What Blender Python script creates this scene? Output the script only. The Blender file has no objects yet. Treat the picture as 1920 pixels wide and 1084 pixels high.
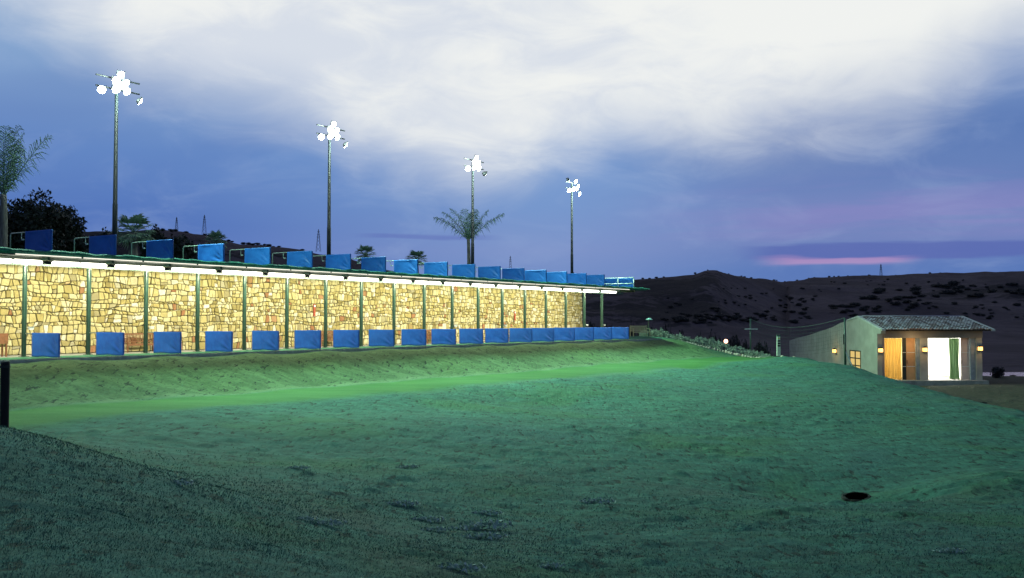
import bpy, math, random
import numpy as np
from mathutils import Vector, Matrix
R = math.radians
C = bpy.context.scene.collection
S = bpy.context.scene
random.seed(7); RNG = np.random.default_rng(7)

# ------------------------------------------------------------------ camera, sky, sun, exposure
FPX, HOR = 1900.0, 603.0
PITCH = math.atan((HOR - 542) / FPX)
CAMZ = 1.5
cd = bpy.data.cameras.new('camera'); cam = bpy.data.objects.new('camera', cd); C.objects.link(cam)
cam.location = (0, 0, CAMZ); cam.rotation_euler = (R(90) + PITCH, 0, 0)
cd.sensor_width = 36; cd.lens = FPX / 1920 * 36; cd.clip_start = 0.1; cd.clip_end = 8000
S.camera = cam
S.view_settings.view_transform = 'Standard'; S.view_settings.look = 'None'
S.view_settings.exposure = 0; S.view_settings.gamma = 1
S.render.resolution_x = 1024; S.render.resolution_y = 578

def lin(r, g, b, a=1.0):
    f = lambda c: (c/255)/12.92 if c/255 <= .04045 else ((c/255+.055)/1.055)**2.4
    return (f(r), f(g), f(b), a)

def at(px, py, Y):
    """point seen at pixel (px,py) of the photograph, at distance Y in front of the camera"""
    x = (px-960)/FPX; u = (542-py)/FPX
    d = Vector((x, math.cos(PITCH)-u*math.sin(PITCH), math.sin(PITCH)+u*math.cos(PITCH)))
    return Vector((0, 0, CAMZ)) + d*(Y/d.y)

class NT:
    def __init__(s, tree): s.t = tree; tree.nodes.clear()
    def n(s, typ, ins=None, **kw):
        nd = s.t.nodes.new(typ)
        for k, v in kw.items(): setattr(nd, k, v)
        for k, v in (ins or {}).items():
            if isinstance(v, bpy.types.NodeSocket): s.t.links.new(v, nd.inputs[k])
            else: nd.inputs[k].default_value = v
        return nd
    def m(s, op, a, b=0.0, c=None, clamp=False):
        ins = {0: a, 1: b}
        if c is not None: ins[2] = c
        return s.n('ShaderNodeMath', ins, operation=op, use_clamp=clamp).outputs[0]
    def ss(s, v, lo, hi):
        nd = s.n('ShaderNodeMapRange', {'Value': v, 'From Min': lo, 'From Max': hi}, interpolation_type='SMOOTHSTEP')
        return nd.outputs[0]
    def mix(s, f, a, b, blend='MIX'):
        nd = s.n('ShaderNodeMix', data_type='RGBA', blend_type=blend)
        for i, v in ((0, f), (6, a), (7, b)):
            if isinstance(v, bpy.types.NodeSocket): s.t.links.new(v, nd.inputs[i])
            else: nd.inputs[i].default_value = v
        return nd.outputs[2]
    def ramp(s, v, stops, interp='LINEAR'):
        nd = s.n('ShaderNodeValToRGB', {0: v}); cr = nd.color_ramp; cr.interpolation = interp
        while len(cr.elements) < len(stops): cr.elements.new(.5)
        for e, (p, c) in zip(cr.elements, stops): e.position = p; e.color = c
        return nd.outputs[0]
    def noise(s, vec, scale, detail=4, rough=.5, dist=0.0):
        return s.n('ShaderNodeTexNoise', {'Vector': vec, 'Scale': scale, 'Detail': detail, 'Roughness': rough, 'Distortion': dist}).outputs[0]
    def mapv(s, vec, sc=(1, 1, 1), rot=(0, 0, 0), loc=(0, 0, 0)):
        return s.n('ShaderNodeMapping', {'Vector': vec, 'Scale': sc, 'Rotation': rot, 'Location': loc}).outputs[0]

world = bpy.data.worlds.new('World'); S.world = world; world.use_nodes = True
w = NT(world.node_tree)
co = w.n('ShaderNodeTexCoord').outputs['Generated']
sx = w.n('ShaderNodeSeparateXYZ', {0: co})
X_, Y_, Z_ = sx.outputs
az = w.m('MULTIPLY', w.m('ARCTAN2', X_, Y_), 57.2958)
el = w.m('MULTIPLY', w.m('ARCSINE', Z_), 57.2958)
P = w.n('ShaderNodeCombineXYZ', {0: az, 1: el}).outputs[0]
n1 = w.noise(w.mapv(P, (.055, .11, 1), loc=(3, 1, 0)), 1.0, 5, .5, .5)
n2 = w.noise(w.mapv(P, (.02, .05, 1), loc=(9, 4, 0)), 1.0, 4, .55, .8)
n3 = w.noise(w.mapv(P, (.07, .9, 1), rot=(0, 0, R(-3)), loc=(1, 7, 0)), 1.0, 4, .6, .3)
nd_ = w.noise(w.mapv(co, (2, 2, 2.6)), 1.6, 5, .55, .4)
azn = w.n('ShaderNodeMapRange', {'Value': az, 'From Min': -40, 'From Max': 40}).outputs[0]
def pa(px): return (math.degrees(math.atan((px-960)/FPX))+40)/80
def pe(px, py): return math.degrees(math.atan((HOR-py)/FPX*math.cos(math.atan((px-960)/FPX))))
bd = [(-250, -160), (0, -30), (150, 60), (260, 130), (430, 175), (560, 205), (680, 270), (780, 300), (880, 330), (960, 322), (1060, 270), (1160, 228), (1270, 236), (1390, 236), (1480, 222), (1600, 205), (1700, 182), (1800, 125), (1920, 50), (2100, 20)]
bnd = w.ramp(azn, [(pa(px), (pe(px, py)/30,)*3+(1,)) for px, py in bd], 'EASE')
n4 = w.noise(w.mapv(P, (.16, .42, 1), rot=(0, 0, R(14)), loc=(5, 2, 0)), 1.0, 5, .6, .6)
dv = w.m('SUBTRACT', el, w.m('MULTIPLY', bnd, 30.0))
dv = w.m('ADD', dv, w.m('MULTIPLY', w.m('SUBTRACT', n1, .5), 2.2))
dv = w.m('ADD', dv, w.m('MULTIPLY', w.m('SUBTRACT', n4, .5), 1.7))
dv = w.m('MULTIPLY', dv, w.m('SUBTRACT', 1.0, w.m('MULTIPLY', w.ss(az, 5.0, 18.0), .25)))
white = w.ss(dv, -3.0, 3.0)
eln = w.m('DIVIDE', el, 25.0, clamp=True)
def E(py): return max(0, math.degrees(math.atan((HOR-py)/FPX)))/25
baseL = w.ramp(eln, [(0, lin(92, 122, 190)), (E(500), lin(90, 120, 190)), (E(430), lin(82, 116, 186)), (E(300), lin(100, 136, 196)), (E(150), lin(134, 166, 208)), (E(0), lin(150, 180, 214)), (1, lin(120, 150, 190))])
baseM = w.ramp(eln, [(0, lin(110, 138, 192)), (E(520), lin(114, 142, 197)), (E(470), lin(124, 147, 200)), (E(390), lin(118, 151, 204)), (E(300), lin(120, 156, 208)), (E(150), lin(166, 186, 218)), (1, lin(120, 150, 190))])
baseR = w.ramp(eln, [(0, lin(82, 118, 182)), (E(510), lin(84, 120, 184)), (E(450), lin(110, 132, 188)), (E(400), lin(116, 134, 190)), (E(350), lin(102, 130, 186)), (E(270), lin(92, 124, 182)), (E(150), lin(122, 150, 198)), (1, lin(120, 150, 190))])
fLM = w.ss(az, -22.0, 2.0); fMR = w.ss(az, 2.0, 17.0)
base = w.mix(fMR, w.mix(fLM, baseL, baseM), baseR)
base = w.mix(w.m('MULTIPLY', w.ss(n4, .44, .76), .20), base, lin(170, 190, 224))
base = w.mix(w.m('MULTIPLY', w.ss(n2, .52, .3), .25), base, lin(70, 98, 170))
# pink veil and low cloud bars on the right
veil = w.m('MULTIPLY', w.m('MULTIPLY', w.ss(el, 3.2, 5.4), w.ss(el, 8.6, 5.6)), w.m('MULTIPLY', w.ss(az, 4.0, 18.0), w.ss(n3, .38, .6)))
base = w.mix(w.m('MULTIPLY', veil, .3), base, lin(150, 134, 198))
bar_el = w.m('ADD', el, w.m('MULTIPLY', w.m('SUBTRACT', n3, .5), 1.1))
bar = w.m('MULTIPLY', w.m('MULTIPLY', w.ss(bar_el, 3.15, 3.45), w.ss(bar_el, 4.25, 4.0)), w.ss(az, 12.0, 15.0))
base = w.mix(w.m('MULTIPLY', bar, .8), base, lin(84, 104, 176))
pk = w.m('MULTIPLY', w.m('MULTIPLY', w.ss(bar_el, 2.95, 3.2), w.ss(bar_el, 3.6, 3.35)), w.m('MULTIPLY', w.ss(az, 13.0, 16.0), w.ss(az, 22.5, 20.0)))
base = w.mix(w.m('MULTIPLY', pk, .55), base, lin(200, 156, 200))
b2 = w.m('MULTIPLY', w.m('MULTIPLY', w.ss(bar_el, 4.55, 4.75), w.ss(bar_el, 5.1, 4.9)), w.m('MULTIPLY', w.ss(az, -9.5, -7.0), w.ss(az, 0.0, -3.0)))
base = w.mix(w.m('MULTIPLY', b2, .5), base, lin(92, 108, 180))
cl = w.mix(w.ss(w.m('ADD', n2, w.m('MULTIPLY', w.m('SUBTRACT', n4, .5), .5)), .34, .6), lin(214, 221, 232), lin(240, 242, 240))
sky = w.mix(white, base, cl)
# the rest of the dome, away from the view: an even dusk blue with cloud
dome = w.mix(w.ss(nd_, .35, .7), lin(58, 84, 136), lin(132, 150, 184))
out = w.m('MAXIMUM', w.ss(w.m('ABSOLUTE', az), 42.0, 75.0), w.ss(el, 26.0, 45.0))
sky = w.mix(out, sky, dome)
nish = w.n('ShaderNodeTexSky', sky_type='NISHITA'); nish.sun_disc = False
nish.sun_elevation = R(1.0); nish.sun_rotation = R(20)
tot = w.mix(1.0, sky, w.mix(1.0, nish.outputs[0], (.0008, .0008, .0008, 1), 'MULTIPLY'), 'ADD')
bg = w.n('ShaderNodeBackground', {'Color': tot, 'Strength': 1.0})
w.n('ShaderNodeOutputWorld', {0: bg.outputs[0]})
sd = bpy.data.lights.new('sun', 'SUN'); sd.energy = .04; sd.angle = R(20); sd.color = (1, .8, .75)
so = bpy.data.objects.new('sun', sd); C.objects.link(so)
so.rotation_euler = (R(84), 0, R(180-20))

# ------------------------------------------------------------------ the range frame: t along the bays, s out from the posts
TH = math.atan((2210-960)/FPX)
UX, UY = math.sin(TH), math.cos(TH)
P0 = Vector(((46-960)/FPX*42.6, 42.6, 0)); ROT = math.pi/2 - TH; BAY = 3.0
TC = P0.x*UX + P0.y*UY; SC = P0.x*(-UY) + P0.y*UX       # camera is at t=-TC, s=SC
def F(t, s, z=0): return Vector((P0.x + UX*t + UY*s, P0.y + UY*t - UX*s, z))
def FX(v): return F(v[0], -v[1], v[2])                  # local (x,y,z) of the range frame to world

# ------------------------------------------------------------------ helpers
class MB:
    def __init__(s): s.v = []; s.f = []
    def quad(s, a, b, c, d):
        i = len(s.v); s.v += [tuple(a), tuple(b), tuple(c), tuple(d)]; s.f.append((i, i+1, i+2, i+3))
    def tri(s, a, b, c):
        i = len(s.v); s.v += [tuple(a), tuple(b), tuple(c)]; s.f.append((i, i+1, i+2))
    def box(s, x0, x1, y0, y1, z0, z1, M=None, tap=0):
        i = len(s.v)
        vs = [(x0, y0, z0), (x1, y0, z0), (x1, y1, z0), (x0, y1, z0), (x0+tap, y0+tap, z1), (x1-tap, y0+tap, z1), (x1-tap, y1-tap, z1), (x0+tap, y1-tap, z1)]
        if M is not None: vs = [tuple(M @ Vector(p)) for p in vs]
        s.v += vs
        s.f += [tuple(i+k for k in q) for q in ((0, 3, 2, 1), (4, 5, 6, 7), (0, 1, 5, 4), (1, 2, 6, 5), (2, 3, 7, 6), (3, 0, 4, 7))]
        return s
    def tube(s, pts, r, n=8, cap=True):
        pts = [Vector(p) for p in pts]
        rs = r if isinstance(r, (list, tuple)) else [r]*len(pts)
        i0 = len(s.v); ref = None
        for k, p in enumerate(pts):
            a = pts[max(k-1, 0)]; b = pts[min(k+1, len(pts)-1)]
            d = (b-a).normalized()
            if ref is None: ref = d.orthogonal().normalized()
            e1 = (ref - d*ref.dot(d)).normalized(); e2 = d.cross(e1); ref = e1
            for j in range(n):
                an = 2*math.pi*j/n
                s.v.append(tuple(p + (e1*math.cos(an)+e2*math.sin(an))*rs[k]))
        for k in range(len(pts)-1):
            for j in range(n):
                a = i0+k*n+j; b = i0+k*n+(j+1) % n
                s.f.append((a, b, b+n, a+n))
        if cap:
            s.f.append(tuple(i0+j for j in reversed(range(n)))); s.f.append(tuple(i0+(len(pts)-1)*n+j for j in range(n)))
        return s
    def prism(s, poly, axis, a, b):
        """poly: 2D outline, extruded along axis ('x','y','z') from a to b"""
        i = len(s.v); n = len(poly)
        mk = {'x': lambda p, q: (q, p[0], p[1]), 'y': lambda p, q: (p[0], q, p[1]), 'z': lambda p, q: (p[0], p[1], q)}[axis]
        s.v += [mk(p, a) for p in poly] + [mk(p, b) for p in poly]
        s.f += [tuple(range(i, i+n)), tuple(reversed(range(i+n, i+2*n)))]
        s.f += [(i+k, i+(k+1) % n, i+n+(k+1) % n, i+n+k) for k in range(n)]
        return s
    def ball(s, c, r, n=8, m=5, sq=(1, 1, 1)):
        i = len(s.v)
        for a in range(m+1):
            th = math.pi*a/m
            for b in range(n):
                ph = 2*math.pi*b/n
                s.v.append((c[0]+r*sq[0]*math.sin(th)*math.cos(ph), c[1]+r*sq[1]*math.sin(th)*math.sin(ph), c[2]+r*sq[2]*math.cos(th)))
        for a in range(m):
            for b in range(n):
                s.f.append((i+a*n+b, i+a*n+(b+1) % n, i+(a+1)*n+(b+1) % n, i+(a+1)*n+b))
        return s
    def build(s, name, mat, parent=None, smooth=False, fix=False, bevel=0):
        me = bpy.data.meshes.new(name); me.from_pydata(s.v, [], s.f)
        if fix:
            import bmesh
            bm = bmesh.new(); bm.from_mesh(me); bmesh.ops.recalc_face_normals(bm, faces=bm.faces); bm.to_mesh(me); bm.free()
        if smooth: me.polygons.foreach_set('use_smooth', [True]*len(me.polygons))
        me.materials.append(mat); me.update()
        o = bpy.data.objects.new(name, me); C.objects.link(o)
        if parent: o.parent = parent
        if bevel:
            b = o.modifiers.new('bevel', 'BEVEL'); b.width = bevel; b.segments = 2; b.limit_method = 'ANGLE'
        return o

def npmesh(name, verts, faces, mat, attrs=None, smooth=True):
    me = bpy.data.meshes.new(name); verts = np.asarray(verts, np.float32); faces = np.asarray(faces, np.int32)
    k = faces.shape[1]
    me.vertices.add(len(verts)); me.vertices.foreach_set('co', verts.ravel())
    me.loops.add(faces.size); me.loops.foreach_set('vertex_index', faces.ravel())
    me.polygons.add(len(faces)); me.polygons.foreach_set('loop_start', np.arange(0, faces.size, k, dtype=np.int32))
    me.polygons.foreach_set('loop_total', np.full(len(faces), k, np.int32))
    me.polygons.foreach_set('use_smooth', np.full(len(faces), smooth))
    me.update(calc_edges=True)
    for an, (ty, data) in (attrs or {}).items():
        a = me.attributes.new(an, ty, 'POINT')
        a.data.foreach_set('value' if ty == 'FLOAT' else 'color', np.asarray(data, np.float32).ravel())
    me.materials.append(mat)
    o = bpy.data.objects.new(name, me); C.objects.link(o); return o

def tag(o, label=None, cat=None, group=None, kind=None):
    for k, v in (('label', label), ('category', cat), ('group', group), ('kind', kind)):
        if v: o[k] = v
    return o
def thing(name, label, cat, loc=(0, 0, 0), rz=0, group=None):
    o = bpy.data.objects.new(name, None); C.objects.link(o); o.location = loc; o.rotation_euler = (0, 0, rz)
    o.empty_display_size = .3
    return tag(o, label, cat, group)
def dup(root, loc=None, rz=None, label=None, scale=None, group=None):
    def cp(o, par):
        c = o.copy(); C.objects.link(c); c.parent = par
        for ch in kids.get(o.name, []): cp(ch, c)
        return c
    kids = {}
    def walk(o):
        kids[o.name] = list(o.children)
        for ch in o.children: walk(ch)
    walk(root)
    r = cp(root, None)
    if loc is not None: r.location = loc
    if rz is not None: r.rotation_euler = (0, 0, rz)
    if label: r['label'] = label
    if scale: r.scale = scale if isinstance(scale, tuple) else (scale,)*3
    if group: r['group'] = group
    return r
ORD = ['first', 'second', 'third', 'fourth', 'fifth', 'sixth', 'seventh', 'eighth', 'ninth', 'tenth', 'eleventh', 'twelfth', 'thirteenth', 'fourteenth', 'fifteenth', 'sixteenth', 'seventeenth', 'eighteenth', 'nineteenth', 'twentieth']

def mat(name, col, rough=.6, metal=0, var=.25, scale=3, col2=None, bump=0, bscale=20, spec=.3, stretch=(1, 1, 1), sheen=0):
    m = bpy.data.materials.new(name); m.use_nodes = True; t = NT(m.node_tree)
    oc = t.mapv(t.n('ShaderNodeTexCoord').outputs['Object'], stretch)
    nz = t.noise(oc, scale, 5, .6)
    c = col + (1,) if len(col) == 3 else col
    c2 = (tuple(col2)+(1,))[:4] if col2 else tuple(v*(1-var) for v in c[:3])+(1,)
    base = t.mix(t.ss(nz, .35, .65), c2, c)
    ins = {'Base Color': base, 'Roughness': rough, 'Metallic': metal, 'Specular IOR Level': spec}
    if bump:
        bn = t.n('ShaderNodeBump', {'Strength': .6, 'Distance': bump, 'Height': t.noise(oc, bscale, 4, .6)}).outputs[0]
        ins['Normal'] = bn
    p = t.n('ShaderNodeBsdfPrincipled', ins)
    t.n('ShaderNodeOutputMaterial', {0: p.outputs[0]})
    return m
def emit(name, col, strength):
    m = bpy.data.materials.new(name); m.use_nodes = True; t = NT(m.node_tree)
    e = t.n('ShaderNodeEmission', {'Color': tuple(col)+(1,), 'Strength': strength})
    t.n('ShaderNodeOutputMaterial', {0: e.outputs[0]}); return m

M = {}
M['greenmetal'] = mat('green_painted_steel', (.03, .075, .055), .35, .0, .3, 2, spec=.5)
M['greenlip'] = mat('green_turf_edge', (.03, .22, .17), .7, 0, .6, 14, bump=.02, bscale=30)
M['soffit'] = mat('soffit_paint', (.055, .085, .07), .6, 0, .2, 1.5)
M['concrete'] = mat('concrete', (.3, .3, .27), .85, 0, .3, 2, bump=.004)
M['palecurb'] = mat('pale_edge', (.42, .45, .4), .8, 0, .3, 4)
M['mat'] = mat('bay_turf_mat', (.03, .16, .08), .9, 0, .35, 6)
M['galv'] = mat('galvanised_tube', (.42, .5, .47), .35, .6, .25, 5)
M['dark'] = mat('dark_steel', (.02, .024, .026), .5, .2, .3, 4)
M['mast'] = mat('mast_steel', (.010, .018, .020), .6, .0, .3, 1.5)
M['reflector'] = mat('grey_reflector', (.035, .05, .04), .4, 0, .1, 3)
M['wood'] = mat('teak', (.23, .11, .05), .55, 0, .4, 8, stretch=(1, 8, 8))
M['brownwood'] = mat('brown_board', (.2, .09, .04), .6, 0, .3, 6)
M['white'] = mat('white_plastic', (.7, .72, .68), .4, 0, .1, 4)
M['red'] = mat('red_plastic', (.35, .06, .03), .4, 0, .2, 4)
M['tubeon'] = emit('lit_tube', (1.0, .96, .80), 6.0)
M['lipglow'] = emit('glowing_lip', (1.0, .97, .82), 1.25)
M['flood'] = emit('lit_flood_lens', (.86, 1.0, .95), 60.0)
M['palestone'] = mat('pale_render', (.5, .47, .38), .9, 0, .2, .6)
M['render'] = mat('wall_render', (.36, .35, .31), .9, 0, .22, .7, bump=.004, bscale=30)
M['trunk'] = mat('palm_trunk', (.2, .2, .16), .9, 0, .5, 3, stretch=(6, 6, .8), bump=.02, bscale=9)
M['bark'] = mat('bark', (.06, .05, .04), .9, 0, .4, 4, bump=.02)

# blue tarpaulin
m = bpy.data.materials.new('blue_tarpaulin'); m.use_nodes = True; t = NT(m.node_tree)
oc = t.n('ShaderNodeTexCoord').outputs['Object']
oi = t.n('ShaderNodeObjectInfo').outputs['Random']
nz = t.noise(oc, 2.0, 5, .6)
c = t.mix(t.ss(nz, .3, .75), (.006, .07, .36, 1), (.012, .11, .48, 1))
c = t.mix(t.m('MULTIPLY', oi, .35), c, (.012, .085, .30, 1))
b = t.n('ShaderNodeBump', {'Strength': .5, 'Distance': .02, 'Height': t.noise(t.mapv(oc, (1, 2.5, 1.2), (R(35), 0, 0)), 3.0, 3, .5, 1.0)}).outputs[0]
p = t.n('ShaderNodeBsdfPrincipled', {'Base Color': c, 'Roughness': .5, 'Specular IOR Level': .25, 'Normal': b})
t.n('ShaderNodeOutputMaterial', {0: p.outputs[0]}); M['tarp'] = m

def leafmat(name, c1, c2, rough=.6, spec=.35, trans=.0, sc=.6):
    m = bpy.data.materials.new(name); m.use_nodes = True; t = NT(m.node_tree)
    oc = t.n('ShaderNodeTexCoord').outputs['Object']
    rp = t.n('ShaderNodeNewGeometry').outputs['Random Per Island']
    f = t.m('ADD', t.m('MULTIPLY', rp, .6), t.m('MULTIPLY', t.noise(oc, sc, 3), .5), clamp=True)
    c = t.mix(f, c1+(1,), c2+(1,))
    p = t.n('ShaderNodeBsdfPrincipled', {'Base Color': c, 'Roughness': rough, 'Specular IOR Level': spec})
    sh = p.outputs[0]
    if trans:
        tr = t.n('ShaderNodeBsdfTranslucent', {'Color': c})
        sh = t.n('ShaderNodeMixShader', {0: trans, 1: sh, 2: tr.outputs[0]}).outputs[0]
    t.n('ShaderNodeOutputMaterial', {0: sh}); return m
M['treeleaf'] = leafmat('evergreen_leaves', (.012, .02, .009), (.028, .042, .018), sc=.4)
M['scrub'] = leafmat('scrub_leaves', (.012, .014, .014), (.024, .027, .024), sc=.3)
M['palmleaf'] = leafmat('palm_leaves', (.07, .15, .09), (.24, .40, .25), .45, .5, .25, 1)
M['silver'] = leafmat('silver_shrub_leaves', (.08, .13, .105), (.42, .52, .42), .6, .3, .15, 2)
M['herb'] = leafmat('weed_leaves', (.14, .24, .19), (.40, .52, .46), .7, .2, 0, 3)

# ------------------------------------------------------------------ terrain
def fb(x, y, seed=0, octs=4, sc=1.0):
    """smooth value noise, numpy"""
    x = np.asarray(x, float)*sc; y = np.asarray(y, float)*sc; out = np.zeros_like(x); amp = 1.0
    for o in range(octs):
        xi = np.floor(x).astype(np.int64); yi = np.floor(y).astype(np.int64); fx = x-xi; fy = y-yi
        fx = fx*fx*(3-2*fx); fy = fy*fy*(3-2*fy)
        def h(a, b):
            n = (a*374761393 + b*668265263 + (seed+o)*1442695041) & 0x7fffffff
            n = ((n ^ (n >> 13))*1274126177) & 0x7fffffff
            return ((n ^ (n >> 16)) & 0xffff)/32768.0-1
        out += amp*((h(xi, yi)*(1-fx)+h(xi+1, yi)*fx)*(1-fy)+(h(xi, yi+1)*(1-fx)+h(xi+1, yi+1)*fx)*fy)
        x = x*2.03+11; y = y*2.03+5; amp *= .5
    return out
def ssn(v, a, b):
    u = np.clip((v-a)/(b-a), 0, 1); return u*u*(3-2*u)

ctl = []
for t in range(-40, 61, 5):
    e = .0 if t < 45 else -.004*(t-45)
    for s, z in ((-12, -.3), (-3, -.3), (0, -.3), (2.75, -.035), (3.6, -.25), (5.2, -.86), (6.8, -1.42), (7.6, -1.52), (9.3, -1.54), (11.0, -1.57)):
        if t > 53 and s < 2: continue
        if t < -20 and s > 5: continue
        p = F(t, s); ctl.append((p.x, p.y, z+e))
pix = [(1260,640,93),(1290,646,93),(1330,655,93),(1370,663,92),(1400,670,91),(1440,674,89),(1480,676,86),(1530,677,82),(1600,688,75),(1650,703,68),(1700,722,60),(1750,738,55),(1800,750,50),(1860,764,46),(1920,780,42),
 (1200,800,38),(1400,760,45),(1580,900,27),(1680,905,27),(1600,946,21.5),(1500,935,23),(1720,935,23),(1800,900,26),(1500,1000,17),(1700,1000,17.5),(1900,1040,14.5),(1400,1084,13),(1650,1084,13.2),
 (1200,950,21.5),(1000,1000,17),(1000,1084,12.3),(1200,1084,12.8),(900,900,24.5),(1100,880,28),(700,850,29),(600,800,32.5),(400,830,28.5),(300,850,25.5),(200,805,30),(150,830,25),
 (1000,760,46),(1300,720,58),(1500,700,66),(1300,693,73),(600,773,38),(800,790,35),(1400,850,33),(1600,800,39),(1600,740,50),(1750,830,34),(1850,830,34),
 (0,797,16),(-150,790,15),(170,852,14.6),(300,900,14),(100,950,10),(0,1000,8.2),(300,1000,9.5),(100,1084,6.6),(400,1084,8),(500,1000,12),(700,1084,10.5),(500,940,16),(600,965,16.5),(800,1000,16.5),(420,900,18.5),(550,880,24),(170,862,18),(170,850,22),(300,915,17),(300,893,20.5),(0,810,19),(0,803,23),(85,820,15.3),(85,828,18.5),(85,822,22)]
LAM = [.02]*len(ctl)+[.05]*15+[2.5]*(len(pix)-15)
for px, py, Y in pix:
    p = at(px, py, Y); ctl.append(tuple(p))
ctl += [(0,0,-.05),(0,-12,.3),(-12,5,.25),(-14,14,.1),(-20,18,-.3),(-20,26,-1.3),(-30,10,.2),(10,5,-1.2),(20,6,-1.5),(30,22,-2.6),(42,42,-3.4),(60,60,-3.7),(30,-10,-1),(-30,-20,.3),
        
        (27.5,80,-3.4),(33,78,-3.52),(40,80,-3.55),(33,62,-3.35),(45,75,-3.6),(27,97,-3.6),(28,70,-3.45),(27.5,60,-3.45),(27,50,-3.42),(26.5,42,-3.35),(27.5,90,-3.5),(30,95,-3.7),(40,95,-3.9),(60,100,-4),(28,115,-4.3),(15,115,-4.2),(18,102,-2.6),(5,115,-4),(60,130,-5),(0,140,-5),(30,140,-5.2),(-60,60,-.3),(-60,90,-.3),(-40,110,-.3)]
LAM = np.array(LAM+[.5]*(len(ctl)-len(LAM))); ctl = np.array(ctl)
def tps_fit(c, lam=LAM):
    n = len(c); d2 = ((c[:, None, :2]-c[None, :, :2])**2).sum(-1); K = np.where(d2 > 0, .5*d2*np.log(d2+1e-12), 0)
    Pm = np.hstack([np.ones((n, 1)), c[:, :2]]); A = np.zeros((n+3, n+3)); A[:n, :n] = K+np.diag(lam); A[:n, n:] = Pm; A[n:, :n] = Pm.T
    return np.linalg.solve(A, np.concatenate([c[:, 2], np.zeros(3)]))
TW = tps_fit(ctl)
def tps(x, y):
    x = np.asarray(x, float).ravel(); y = np.asarray(y, float).ravel(); out = np.empty_like(x)
    for i in range(0, len(x), 20000):
        a, b = x[i:i+20000], y[i:i+20000]
        d2 = (a[:, None]-ctl[None, :, 0])**2+(b[:, None]-ctl[None, :, 1])**2
        out[i:i+20000] = (.5*d2*np.log(d2+1e-12)) @ TW[:-3] + TW[-3]+TW[-2]*a+TW[-1]*b
    return out
RID = [(-1500,430,230,120),(-300,405,230,120),(0,420,230,120),(100,428,240,120),(190,431,250,120),(240,431,250,120),(290,427,260,120),(350,434,270,120),(400,441,280,120),(450,455,280,120),(520,458,300,130),(560,464,300,130),(600,471,310,130),(645,480,330,140),(700,500,380,200),(800,535,500,300),(1000,528,620,380),(1150,523,640,380),(1190,521,640,380),(1255,516,640,380),(1300,512,640,380),(1322,505,640,380),(1345,506,650,380),(1380,516,700,390),(1420,523,760,400),(1465,529,820,420),(1480,527,850,430),(1530,521,900,440),(1600,518,900,440),(1690,520,900,440),(1750,517,900,440),(1800,518,900,440),(1880,513,900,440),(2100,508,900,440),(3400,520,900,440)]
RID = np.array(RID, float)
def farz(x, y):
    yy = np.maximum(y, 20.0); px = 960+FPX*x/yy
    rp = np.interp(px, RID[:, 0], RID[:, 1]); Y1 = np.interp(px, RID[:, 0], RID[:, 2]); Y0 = np.interp(px, RID[:, 0], RID[:, 3])
    top = CAMZ+(HOR-rp)/FPX*Y1
    base = -6.0
    u = (yy-Y0)/(Y1-Y0)
    prof = np.where(px > 1480, .62*ssn(u, -.05, .62)+.38*ssn(u, .45, 1.0), .25*ssn(u, 0, .45)+.75*ssn(u, .25, 1.0))
    rough = fb(x, y, 3, 5, 1/90.)*4.5*ssn(u, 0.02, .4)*(1-.8*ssn(u, .8, 1.0)) + fb(x, y, 8, 3, 1/22.)*.5*ssn(u, 0, .3)
    z = base+(top-base)*prof+rough
    z = np.where(u > 1, top-(yy-Y1)*.07+rough, z)
    back = ssn(y, 60, 20)
    return z*(1-back)+(-4+fb(x, y, 5, 3, 1/60.)*2)*back
HOLX, HOLY = (1610-960)/FPX*24.4, 24.4
def hz(x, y, detail=True):
    sh = np.shape(x); x = np.asarray(x, float).ravel(); y = np.asarray(y, float).ravel()
    r = np.hypot(x, y); wn = 1-ssn(r, 112, 165)
    z = np.zeros_like(x); near = r < 166
    if near.any(): z[near] = tps(x[near], y[near])
    fzv = farz(x, y); z = z*wn+fzv*(1-wn)
    if detail:
        tt = (x-P0.x)*UX+(y-P0.y)*UY; s_ = (x-P0.x)*UY-(y-P0.y)*UX
        strip = ssn(s_, 6.6, 7.6)*(1-ssn(s_, 10.5, 13))
        keep = 1-.85*strip
        slab = ssn(s_, 2.6, 4.0)
        rd = np.clip(r/60, .25, 1)
        # hummocky turf
        z += fb(x, y, 27, 2, 1/7.)*.07*keep*slab*(r < 170)*np.clip(r/14, .2, 1)
        tus = np.maximum(fb(x+9, y, 33, 2, 1/.55)-.2, 0)*np.clip(.5+fb(x, y, 34, 2, 1/4.), .1, 1)
        z += (fb(x+3, y*1.0, 21, 3, 1/2.6)*.04*np.clip(r/20, .35, 1) + fb(x, y, 31, 2, 1/.5)*.012 + tus*.085*np.clip(r/16, .3, 1))*keep*slab*(r < 170)
    # the grassy hollow
    z -= .62*np.exp(-(((x-HOLX)/1.25)**2+((y-HOLY)/1.0)**2)) + .42*np.exp(-(((x-HOLX+.3)/3.2)**2+((y-HOLY-1.8)/2.6)**2)) - .3*np.exp(-(((x-HOLX-3.5)/2.5)**2+((y-HOLY-.8)/2.0)**2))
    return z.reshape(sh)
def gz(x, y): return float(hz(np.array([x]), np.array([y]))[0])

ang = np.concatenate([np.arange(-180, -42, 3.0), np.arange(-42, 42, .11), np.arange(42, 180, 3.0)])
rad = [1.0]
while rad[-1] < 150: rad.append(rad[-1]*(1.0125 if rad[-1] < 8 or rad[-1] > 70 else 1.0068))
nsplit = len(rad)
while rad[-1] < 3200: rad.append(rad[-1]*1.02)
rad = np.array(rad); nA = len(ang)
A, Rr = np.meshgrid(np.radians(ang), rad); GX = Rr*np.sin(A); GY = Rr*np.cos(A); GZ = hz(GX, GY)

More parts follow.
